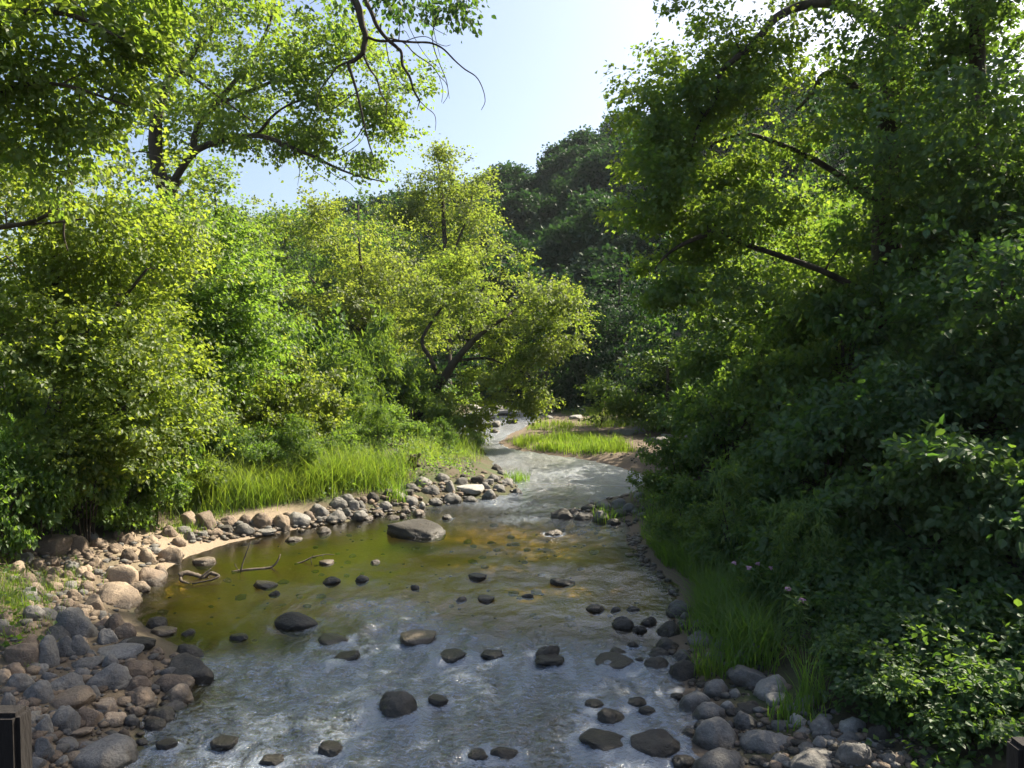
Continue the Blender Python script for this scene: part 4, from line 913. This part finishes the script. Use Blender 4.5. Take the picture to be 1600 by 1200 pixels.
# sunny bank: px, Y, width scale, height scale, kind, label
for px, Y, s, sz, kd, lab in [
 (-20, 11.8, 1.0, 1.5, 'bright', 'lit shrub at the edge of the picture above the broad low boulder'), (60, 12.9, .9, 1.5, 'bright', 'bright shrub behind the broad brown boulder'), (130, 13.9, .9, 1.5, 'bright', 'bright leafy shrub under the edge maple'),
 (30, 14.5, 1.2, 2.4, 'bright', 'tall shrub under the edge maple, nearest the picture edge'), (190, 14.8, .85, 1.2, 'bright', 'low fresh green shrub spilling over the cobbles'), (235, 15.4, .8, 1.0, 'bright', 'low shrub behind the plump tan boulder'),
 (120, 15.6, 1.3, 2.6, 'bright', 'tall shrub filling the shade under the edge maple'), (215, 16.6, 1.3, 2.4, 'bright', 'yellow-green shrub below the box elder'), (290, 17.6, 1.1, 1.8, 'bright', 'rounded shrub between the box elder and the grass'), (290, 20, 1.4, 2.6, 'bright', 'shrub thicket under the box elder'),
 (355, 19.6, 1.3, 1.8, 'gold', 'golden shrub behind the tall grass, first from the box elder'), (420, 20.4, 1.2, 1.7, 'gold', 'golden shrub mid way along the tall grass'), (470, 21.6, 1.2, 1.5, 'gold', 'golden shrub at the end of the tall grass'), (390, 23, 1.5, 2.6, 'dark', 'dark shrub behind the golden shrubs'),
 (520, 24.5, 1.2, 1.7, 'willow', 'feathery shrub in front of the shaded thicket'), (570, 27, 1.3, 2.2, 'willow', 'upright willow shrub below the round-crowned tree'), (480, 27, 1.8, 2.9, 'dark', 'dark thicket shrub below the shaded tree'), (540, 30, 1.8, 2.6, 'dark', 'dark thicket shrub below the round-crowned tree'),
 (610, 30, 1.4, 2.3, 'dark', 'dark shrub beside the leaning trunk'), (640, 32.5, 1.5, 2.0, 'dark', 'dark shrub at the foot of the leaning trunk'), (430, 32, 2.2, 3.4, 'dark', 'dark shrub mass deep behind the golden shrubs'), (690, 36, 1.5, 1.6, 'dark', 'shrub behind the leaning trunk'), (360, 27, 2.0, 3.4, 'dark', 'shadowed shrub behind the box elder'),
 (300, 16.9, 0.61, 0.68, 'bright', 'small leafy weed at the edge of the sand patch'), (330, 17.6, 0.58, 0.61, 'bright', 'small leafy weed behind the leaning slabs'), (372, 18.2, 0.58, 0.68, 'willow', 'feathery weed behind the row of waterline stones'), (425, 18.6, 0.61, 0.68, 'bright', 'small leafy weed behind the upright tan stone'), (470, 19.0, 0.61, 0.74, 'willow', 'feathery weed in front of the tall grass, mid way'), (515, 19.9, 0.61, 0.68, 'bright', 'small leafy weed behind the larger grey cobble'), (548, 20.8, 0.65, 0.81, 'bright', 'leafy weed at the front of the last tall grass'), (590, 21.8, 0.58, 0.81, 'willow', 'feathery weed beside the bright grass tuft'), (640, 24.3, 0.65, 0.68, 'bright', 'leafy weed on the cobbles of the point'), (690, 26.0, .5, .6, 'willow', 'feathery weed at the back of the stony point'), (735, 29.5, .5, .6, 'bright', 'leafy weed at the very tip of the point'),
 (345, 18.3, .7, .8, 'bright', 'low leafy bush in the start of the tall grass'), (400, 19.0, .75, .9, 'bright', 'leafy bush in the tall grass, behind the upright tan stone'), (450, 19.6, .75, .9, 'bright', 'leafy bush halfway along the tall grass'), (505, 21.0, .7, .8, 'bright', 'small bush near the end of the tall grass'), (555, 22.8, .7, .9, 'willow', 'feathery weed clump at the end of the tall grass'), (600, 25.5, .8, 1.0, 'bright', 'bush on the bare path by the stump'), (440, 22.0, 1.3, 1.9, 'gold', 'large golden bush above the middle of the grass'), (380, 21.4, 1.4, 2.1, 'gold', 'large golden bush beside the box elder'), (520, 26.5, 1.4, 1.9, 'gold', 'golden bush in front of the dark thicket'), (690, 30.5, 1.0, 1.0, 'willow', 'feathery clump on the point under the leaning tree'), (320, 17.0, .6, .7, 'bright', 'low bush at the corner of the sand patch'),
 (600, 38, 2.4, 3.0, 'dark', 'wide dark shrub under the round-crowned tree'), (500, 38, 2.4, 3.0, 'dark', 'wide dark shrub under the shaded tree')]:
    shrub(kd, (px - 800) / FPX * Y, Y, s, sz, lab, 'shrubs of the sunny bank')
# shady bank
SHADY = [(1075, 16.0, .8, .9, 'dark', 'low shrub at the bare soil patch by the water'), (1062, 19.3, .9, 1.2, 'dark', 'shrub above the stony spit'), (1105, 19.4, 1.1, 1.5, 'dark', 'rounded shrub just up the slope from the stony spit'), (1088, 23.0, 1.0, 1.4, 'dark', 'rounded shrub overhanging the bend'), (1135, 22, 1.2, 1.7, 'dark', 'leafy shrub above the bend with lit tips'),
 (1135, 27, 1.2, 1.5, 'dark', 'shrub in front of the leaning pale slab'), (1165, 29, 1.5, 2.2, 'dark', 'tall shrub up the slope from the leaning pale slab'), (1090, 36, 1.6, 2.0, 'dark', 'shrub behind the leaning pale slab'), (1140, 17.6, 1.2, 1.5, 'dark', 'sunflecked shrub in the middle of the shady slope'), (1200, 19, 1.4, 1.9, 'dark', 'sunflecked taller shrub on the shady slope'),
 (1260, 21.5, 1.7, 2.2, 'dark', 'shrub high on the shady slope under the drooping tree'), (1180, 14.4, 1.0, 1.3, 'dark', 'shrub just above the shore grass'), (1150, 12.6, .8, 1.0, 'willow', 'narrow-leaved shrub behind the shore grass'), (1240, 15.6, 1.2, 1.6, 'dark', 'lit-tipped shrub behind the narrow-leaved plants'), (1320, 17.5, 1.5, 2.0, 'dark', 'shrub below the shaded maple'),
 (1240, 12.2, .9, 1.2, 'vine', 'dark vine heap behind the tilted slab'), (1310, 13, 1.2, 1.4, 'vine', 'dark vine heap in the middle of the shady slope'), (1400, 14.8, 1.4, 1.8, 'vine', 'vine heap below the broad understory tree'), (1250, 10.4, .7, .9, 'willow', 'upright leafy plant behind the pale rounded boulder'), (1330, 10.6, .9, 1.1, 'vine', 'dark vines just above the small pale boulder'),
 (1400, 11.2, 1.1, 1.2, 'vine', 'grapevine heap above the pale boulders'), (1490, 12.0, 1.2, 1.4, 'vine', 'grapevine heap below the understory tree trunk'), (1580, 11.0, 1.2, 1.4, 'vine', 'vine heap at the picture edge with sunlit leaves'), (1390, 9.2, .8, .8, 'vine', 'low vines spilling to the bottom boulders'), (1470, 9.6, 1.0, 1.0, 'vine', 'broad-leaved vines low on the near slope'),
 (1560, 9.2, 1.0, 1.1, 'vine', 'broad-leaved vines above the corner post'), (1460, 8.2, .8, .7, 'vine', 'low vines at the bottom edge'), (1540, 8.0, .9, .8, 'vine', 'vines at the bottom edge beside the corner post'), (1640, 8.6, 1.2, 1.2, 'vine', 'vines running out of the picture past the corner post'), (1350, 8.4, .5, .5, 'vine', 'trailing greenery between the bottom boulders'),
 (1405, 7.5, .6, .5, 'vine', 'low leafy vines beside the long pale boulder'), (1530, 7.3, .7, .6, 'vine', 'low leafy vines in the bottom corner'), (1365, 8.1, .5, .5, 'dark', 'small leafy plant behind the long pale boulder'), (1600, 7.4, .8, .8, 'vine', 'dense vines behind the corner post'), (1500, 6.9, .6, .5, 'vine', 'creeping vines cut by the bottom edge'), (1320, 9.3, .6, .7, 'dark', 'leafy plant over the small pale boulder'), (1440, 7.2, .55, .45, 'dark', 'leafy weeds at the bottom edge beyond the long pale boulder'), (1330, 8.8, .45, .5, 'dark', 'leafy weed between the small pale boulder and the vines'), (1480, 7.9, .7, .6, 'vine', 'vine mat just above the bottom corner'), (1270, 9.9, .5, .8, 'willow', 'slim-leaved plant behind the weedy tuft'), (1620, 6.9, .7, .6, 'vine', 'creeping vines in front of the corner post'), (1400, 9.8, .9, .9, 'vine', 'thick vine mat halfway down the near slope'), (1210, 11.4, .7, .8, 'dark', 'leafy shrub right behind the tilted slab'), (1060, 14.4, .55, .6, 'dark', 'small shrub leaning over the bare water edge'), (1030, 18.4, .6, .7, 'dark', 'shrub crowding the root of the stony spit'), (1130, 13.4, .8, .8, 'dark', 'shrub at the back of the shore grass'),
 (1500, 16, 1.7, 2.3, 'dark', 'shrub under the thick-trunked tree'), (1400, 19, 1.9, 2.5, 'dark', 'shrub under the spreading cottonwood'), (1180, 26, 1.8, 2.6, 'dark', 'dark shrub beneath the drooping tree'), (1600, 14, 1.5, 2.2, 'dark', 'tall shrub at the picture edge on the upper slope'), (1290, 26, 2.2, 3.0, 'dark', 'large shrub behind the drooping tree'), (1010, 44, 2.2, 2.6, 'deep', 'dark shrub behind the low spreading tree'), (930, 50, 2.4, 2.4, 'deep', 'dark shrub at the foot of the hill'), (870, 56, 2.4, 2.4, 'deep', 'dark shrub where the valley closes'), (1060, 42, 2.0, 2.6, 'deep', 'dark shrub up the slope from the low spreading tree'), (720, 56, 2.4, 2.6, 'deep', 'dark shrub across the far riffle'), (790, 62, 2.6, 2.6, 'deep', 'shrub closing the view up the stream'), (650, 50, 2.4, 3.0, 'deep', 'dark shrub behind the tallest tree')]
for px, Y, s, sz, kd, lab in SHADY:
    shrub(kd, (px - 800) / FPX * Y, Y, s, sz, lab, 'shrubs of the shady bank')

# ------------------------------------------------------------------ grass
def blades(spots_, rng, hmin, hmax, wid, lean=.35, seg=3):
    P = np.asarray(spots_, float); n = len(P)
    h = rng.uniform(hmin, hmax, n) * (P[:, 3] if P.shape[1] > 3 else 1)
    a = rng.uniform(0, 2 * PI, n); le = rng.uniform(.1, 1, n) * lean * h
    dx, dy = np.cos(a), np.sin(a)
    b2 = a + PI / 2 + rng.normal(0, .5, n); wx_, wy_ = np.cos(b2) * wid, np.sin(b2) * wid
    V = []
    for k in range(seg + 1):
        t = k / seg; w = (1 - t ** 1.6) * .5
        cx = P[:, 0] + dx * le * t ** 2; cy = P[:, 1] + dy * le * t ** 2; cz = P[:, 2] + h * t * (1 - .12 * t * lean * 2)
        if k < seg:
            V += [np.stack([cx - wx_ * w, cy - wy_ * w, cz], 1), np.stack([cx + wx_ * w, cy + wy_ * w, cz], 1)]
        else: V += [np.stack([cx, cy, cz], 1)]
    V = np.stack(V, 1); nv = V.shape[1]
    fl, sz = [], []
    for k in range(seg):
        if k < seg - 1: fl += [2 * k, 2 * k + 1, 2 * k + 3, 2 * k + 2]; sz.append(4)
        else: fl += [2 * k, 2 * k + 1, 2 * k + 2]; sz.append(3)
    L = (np.arange(n)[:, None] * nv + np.array(fl)[None, :]).ravel()
    return V.reshape(-1, 3), L, np.tile(sz, n)
gr = np.random.default_rng(3)
def grass_area(name, polys, m, hmin, hmax, wid, lean=.35):
    patch = lambda x, y: float(vnoise(x * 1.3, y * 1.3, 4.0))
    sp = []
    for fx, n, hs in polys:
        for _ in range(n // 6):
            px, py = fx(gr); p = on_ground(px, py, .2)
            q = gr.normal(0, .20, (6, 2)); v_ = patch(p[0], p[1])
            if v_ < .3 and gr.random() < .75: continue
            k = hs * gr.uniform(.5, 1.25) * (.45 + .9 * v_)
            for u, v in q: sp.append((p[0] + u, p[1] + v, 0, k))
    sp = np.array(sp); sp[:, 2] = height(sp[:, 0], sp[:, 1]) - .02
    sp = sp[sp[:, 2] > .02]
    V, L, S = blades(sp, gr, hmin, hmax, wid, lean)
    return tag(link(name, new_mesh(name, V, L, np.concatenate([[0], np.cumsum(S)[:-1]]), mats=[m])), kind='stuff')
grass_area('tall_grass', [(poly_xy((275, 800), (300, 790), (430, 785), (520, 765), (620, 755), (640, 735), (600, 740), (480, 750), (360, 770), (280, 780)), 9000, 1.0), (poly_xy((480, 760), (600, 765), (640, 750), (620, 730), (500, 735)), 2500, .8), (poly_xy((640, 725), (740, 722), (760, 700), (700, 690), (640, 700)), 3500, .9)], GRASS, .3, 1.3, .012, 1.15)
grass_area('low_grass', [(poly_xy((0, 900), (60, 880), (60, 960), (40, 1000), (0, 990)), 1800, 1.0), (poly_xy((80, 870), (130, 880), (120, 930), (60, 930)), 500, .8), (poly_xy((250, 830), (320, 800), (360, 805), (290, 835)), 700, .8)], GRASS, .12, .4, .010, .7)
grass_area('bar_grass', [(poly_xy((795, 700), (800, 688), (900, 685), (970, 692), (985, 706), (940, 708), (860, 706)), 6500, 1.0), (poly_xy((860, 690), (880, 680), (930, 680), (930, 690)), 1200, .9), (poly_xy((820, 672), (840, 660), (900, 662), (890, 675)), 1200, .8), (poly_xy((900, 668), (930, 652), (1000, 655), (990, 668)), 1800, .8), (poly_xy((1000, 672), (1010, 655), (1080, 650), (1070, 680)), 2000, 1.1), (poly_xy((870, 650), (880, 630), (1000, 640), (1000, 652)), 2500, 1.1)], GRASS, .25, .55, .022, .5)
grass_area('shore_grass', [(poly_xy((1012, 885), (1000, 850), (1070, 840), (1120, 860), (1170, 930), (1180, 980), (1120, 970), (1055, 935)), 5200, .9), (poly_xy((985, 836), (1000, 880), (1052, 932), (1080, 955), (1095, 940), (1060, 890), (1030, 850), (1010, 830)), 1500, .7), (poly_xy((1080, 960), (1160, 960), (1200, 1010), (1180, 1050), (1120, 1000)), 2200, .9), (poly_xy((1010, 800), (1060, 800), (1090, 850), (1030, 840)), 1500, .8), (poly_xy((1000, 760), (1040, 745), (1050, 770), (1010, 790)), 700, .7)], GRASS_COOL, .30, .95, .014, 1.2)
def tuft(px, py, n, hmin, hmax, spread, m, label, wid=.012):
    p = on_ground(px, py, .1)
    q = np.stack([np.clip(gr.normal(0, spread, n), -1.7 * spread, 1.7 * spread), np.clip(gr.normal(0, spread, n), -1.7 * spread, 1.7 * spread), np.full(n, -.04)], 1)
    V, L, S = blades(q, gr, hmin, hmax, wid, .65)
    o = link('grass_tuft', new_mesh('grass_tuft', V, L, np.concatenate([[0], np.cumsum(S)[:-1]]), mats=[m]), loc=(p[0], p[1], max(p[2], 0)))
    tag(o, label, 'grass tuft', 'grass tufts between the stones')
tuft(620, 780, 120, .3, .8, .16, GRASS, 'bright green grass tuft among the cobbles of the point', .016)
tuft(808, 752, 150, .3, .6, .22, GRASS_COOL, 'green tuft standing in the water off the stony point', .018)
tuft(1112, 1052, 150, .25, .55, .14, GRASS, 'yellow-green grass tuft behind the wet dark boulder')
tuft(1240, 1120, 110, .2, .5, .15, GRASS_COOL, 'weedy tuft between the pale boulder and the craggy boulder', .018)
tuft(1270, 1100, 60, .6, 1.0, .08, GRASS_COOL, 'tall thin weed stems behind the weedy tuft', .012)
tuft(1080, 985, 60, .2, .4, .09, GRASS_COOL, 'small tuft among the upper shady bank boulders')
tuft(1150, 1045, 120, .25, .5, .14, GRASS_COOL, 'loose green tuft below the tilted slab')
tuft(950, 812, 110, .3, .6, .2, GRASS_COOL, 'grass tuft on the stony spit', .016)
tuft(93, 1010, 26, .06, .16, .05, GRASS, 'tiny sprout between the domed boulder and its neighbours')
tuft(45, 1045, 30, .06, .16, .06, GRASS, 'tiny sprout beside the broad low boulder')
tuft(118, 1057, 24, .06, .14, .05, GRASS, 'tiny sprout behind the big smooth grey boulder')
tuft(1045, 715, 90, .25, .5, .2, GRASS, 'bright tuft at the end of the gravel bar', .02)
tuft(1018, 722, 80, .2, .4, .2, GRASS_COOL, 'tuft on the bare gravel below the leaning slab', .02)

def ground_cover(name, n, xr_, yr_, cond, m, hi, size, shape, seed):
    rng = np.random.default_rng(seed); x = rng.uniform(*xr_, n); y = rng.uniform(*yr_, n)
    k = cond(x, y) * (.25 + 1.2 * fbm(x * .9, y * .9, 8.0)) > rng.random(n); x, y = x[k], y[k]
    per = 9
    px_, py_ = np.repeat(x, per) + rng.normal(0, .12, len(x) * per), np.repeat(y, per) + rng.normal(0, .12, len(x) * per)
    hh = np.repeat(rng.random(len(x)) ** 1.5 * hi, per) * rng.uniform(.2, 1.1, len(px_))
    c = np.stack([px_, py_, height(px_, py_) + .02 + hh], 1)
    d = rng.normal(size=c.shape) * (1, 1, .5); nn = rng.normal(size=c.shape) * .5 + (0, 0, 1)
    V, L, S = leaves(c, d, nn, size * rng.uniform(.6, 1.3, len(c)), shape)
    return tag(link(name, new_mesh(name, V, L, np.concatenate([[0], np.cumsum(S)[:-1]]), mats=[m])), kind='stuff')
def from_left(x, y): return np.interp(y, LEFT[:, 0], LEFT[:, 1]) - x
def from_right(x, y): return x - np.interp(y, RIGHT[:, 0], RIGHT[:, 1])
ground_cover('ground_cover', 9000, (-20, 0), (7, 40), lambda x, y: sstep(1.5, 2.6, from_left(x, y)) + .5 * sstep(.9, 1.4, from_left(x, y)) * (y > 17), LEAF_FRESH, .7, .085, 'rhomb', 301)
ground_cover('ground_cover', 10500, (2, 16), (6, 24), lambda x, y: sstep(1.5, 2.3, from_right(x, y)) * (y < 14) + sstep(.6, 1.4, from_right(x, y)) * (y >= 14) * sstep(0, .8, x - np.interp(y, BANK[:, 0], BANK[:, 1]) + 1.0), LEAF_SHADE, .55, .09, 'rhomb', 302)
ground_cover('ground_cover', 2600, (4, 16), (22, 45), lambda x, y: sstep(-.3, .8, x - np.interp(y, BANK[:, 0], BANK[:, 1])), LEAF_SHADE, .9, .16, 'rhomb', 303)

# ------------------------------------------------------------------ small plants with flowers
def flower_mat(name, c):
    m, nt, out = mat(name)
    tc = N(nt, 'ShaderNodeTexCoord'); n1 = noise(nt, tc.outputs['Object'], 60, 2)
    b = N(nt, 'ShaderNodeBsdfPrincipled', i_Roughness=.7); nt.links.new(mixc(nt, n1, c, tuple(min(.9, 1.5 * a) for a in c)), b.inputs['Base Color']); nt.links.new(b.outputs[0], out.inputs[0])
    return m
PINK = flower_mat('pink_petal', (.34, .19, .25))
def milkweed(px, py, h, label):
    p = on_ground(px, py, .3); base = np.array([p[0], p[1], ground_z(p[0], p[1])])
    root = tag(empty('milkweed_plant', tuple(base)), label, 'flower', 'pink flowering plants on the shady bank')
    g = Geo(); gl = Geo(); rng = np.random.default_rng(int(px))
    tips = []
    for k in range(5):
        q = np.array([rng.normal(0, .16), rng.normal(0, .16), h * rng.uniform(.8, 1.05)])
        P = crom([np.zeros(3), q * (.3, .3, .5), q], 8); tube(g, P, np.linspace(.008, .004, 8), 5); tips.append(q)
        C = P[2:].repeat(4, 0); d = rng.normal(size=C.shape) * (1, 1, .3); n = rng.normal(size=C.shape) * .3 + (0, 0, 1)
        gl.add(*leaves(C, d, n, rng.uniform(.10, .17, len(C)), 'lance'))
    link('stem', g.mesh('milkweed_stem', [GRASS_COOL], True), root); link('foliage', gl.mesh('milkweed_foliage', [LEAF_SHADE]), root)
    for q in tips[:2]:
        v, f = rock_shape('round', int(px) + 3, ICO2); gg = Geo(); gg.add(v * (.034, .034, .026) * (1 + .25 * rng.normal(size=(len(v), 1))), f.ravel(), np.full(len(f), 3))
        o = link('flower_head', gg.mesh('flower_head', [PINK]), root, tuple(q))
milkweed(1165, 975, .85, 'pink milkweed flowering at the top of the shore grass')
milkweed(1190, 968, .8, 'second pink milkweed, set deeper in the shrubs')
milkweed(1247, 1035, .85, 'pink-headed milkweed nearest the boulders, with pale narrow leaves')

# ------------------------------------------------------------------ driftwood and snags
def wood(name, label, px, py, lines, m=BARK_DEAD, cat='driftwood', group='driftwood in the pool', z=0.0):
    p = on_ground(px, py, z); Y = p[1]
    root = tag(empty(name, (p[0], p[1], p[2])), label, cat, group)
    for k, (pts, r0, r1, dy) in enumerate(lines):
        g = Geo(); P = np.array([at(a, c, Y + dy * i / max(1, len(pts) - 1)) for i, (a, c) in enumerate(pts)]) - p
        q = crom(P, len(pts) * 4); tube(g, q, np.linspace(r0, r1, len(q)), 7, 0, .1, rr)
        link('log' if k == 0 else 'branch', g.mesh(name, [m], True), root)
wood('driftwood', 'gnarled dark driftwood piece curled at the pool edge, closest to the cobbles', 312, 906, [([(280, 900), (290, 895), (305, 898), (318, 902), (330, 895), (342, 899)], .05, .02, .3), ([(312, 903), (322, 895), (330, 888)], .025, .008, .1), ([(282, 902), (284, 908), (296, 912)], .03, .015, -.2), ([(330, 896), (342, 900), (330, 906), (300, 912)], .03, .012, -.3)])
wood('driftwood', 'long forked branch lying in the pool with one upright twig', 395, 892, [([(362, 895), (380, 891), (405, 889), (424, 886), (434, 876), (438, 866)], .035, .012, .3), ([(376, 892), (381, 875), (387, 858), (392, 845)], .016, .005, .1), ([(374, 893), (368, 884), (367, 880)], .008, .004, 0), ([(376, 892), (375, 898), (375, 906)], .008, .004, -.2), ([(424, 887), (430, 893)], .008, .003, 0)])
wood('driftwood', 'thin branching stick poking from the water between two stones', 480, 880, [([(460, 882), (475, 877), (487, 871), (500, 868), (510, 866), (522, 867)], .018, .006, .3), ([(485, 872), (487, 880), (487, 883)], .009, .005, 0), ([(487, 871), (490, 865)], .007, .003, 0), ([(503, 867), (506, 873)], .006, .003, 0)])
wood('stick', 'pale dry stick leaning on the cobbles under the low grass', 52, 895, [([(38, 882), (50, 892), (62, 902)], .022, .014, -.5)], BARK_DEAD, 'stick', 'dry sticks on the cobbles', .5)
wood('stick', 'pale stick lower down the cobbles near the domed boulder', 68, 935, [([(60, 924), (68, 932), (76, 940)], .02, .014, -.4)], BARK_DEAD, 'stick', 'dry sticks on the cobbles', .5)
wood('tree_stump', 'dark broken stump at the end of the tall grass', 647, 728, [([(643, 730), (646, 720), (648, 712)], .16, .12, 0), ([(648, 714), (654, 712), (656, 708)], .08, .03, 0), ([(646, 726), (656, 728)], .06, .04, -.2)], BARK, 'stump', None, .4)
wood('root_snag', 'small upright snag on the far side of the gravel bar', 940, 668, [([(938, 668), (940, 660), (941, 652)], .06, .03, 0), ([(940, 660), (945, 655)], .03, .01, 0), ([(940, 658), (934, 653)], .03, .01, 0)], BARK, 'snag', None, .2)

# ------------------------------------------------------------------ footbridge under the camera: only two post tops show
def box(g, lo, hi, m=0, bev=.012):
    import bmesh
    bm = bmesh.new(); bmesh.ops.create_cube(bm, size=1.0)
    for v in bm.verts: v.co = [(lo[i] + hi[i]) / 2 + v.co[i] * (hi[i] - lo[i]) for i in range(3)]
    bmesh.ops.bevel(bm, geom=bm.edges[:], offset=bev, segments=2, affect='EDGES')
    v = np.array([p.co[:] for p in bm.verts]); fs = [[q.index for q in f.verts] for f in bm.faces]; bm.free()
    g.add(v, np.concatenate(fs), [len(f) for f in fs], m)
WOODM = bark_mat('shaded_timber', (.006, .004, .0035), (.014, .009, .007))  # near-black base colour holds the shade on the posts
fb = tag(empty('footbridge', (0, 0, 2.3)), 'dark shaded footbridge posts showing in the two bottom corners', 'bridge')
def fb_part(name, lo, hi):
    g = Geo(); box(g, np.array(lo) - (0, 0, 2.3), np.array(hi) - (0, 0, 2.3)); return link(name, g.mesh(name, [WOODM]), fb)
for k in range(12): fb_part('plank', (-6, -1.2 + k * .25, 2.26), (6, -.96 + k * .25, 2.31))
fb_part('girder', (-6.5, -1.0, 1.95), (6.5, -.8, 2.257)); fb_part('girder', (-6.5, 1.4, 1.95), (6.5, 1.6, 2.257))
fb_part('abutment', (-7.2, -1.4, -.5), (-6.3, 1.9, 1.947)); fb_part('abutment', (6.3, -1.4, -.5), (7.2, 1.9, 1.947))
fb_part('post', (-1.62, 1.93, 1.9), (-1.335, 2.0, 3.03)); fb_part('post', (1.376, 1.93, 1.9), (1.66, 2.0, 2.94))

# ------------------------------------------------------------------ the air between here and the hill
HAZE = 0.00016
g = Geo(); box(g, (-190, -40, -1.6), (190, 150, 62), bev=.01)
hm, nt, out = mat('haze_air')
pv = N(nt, 'ShaderNodeVolumePrincipled'); pv.inputs['Density'].default_value = HAZE; pv.inputs['Color'].default_value = (.85, .92, 1, 1); pv.inputs['Anisotropy'].default_value = .3
nt.links.new(pv.outputs[0], out.inputs['Volume'])
hz = tag(link('haze', g.mesh('haze', [hm])), kind='stuff')
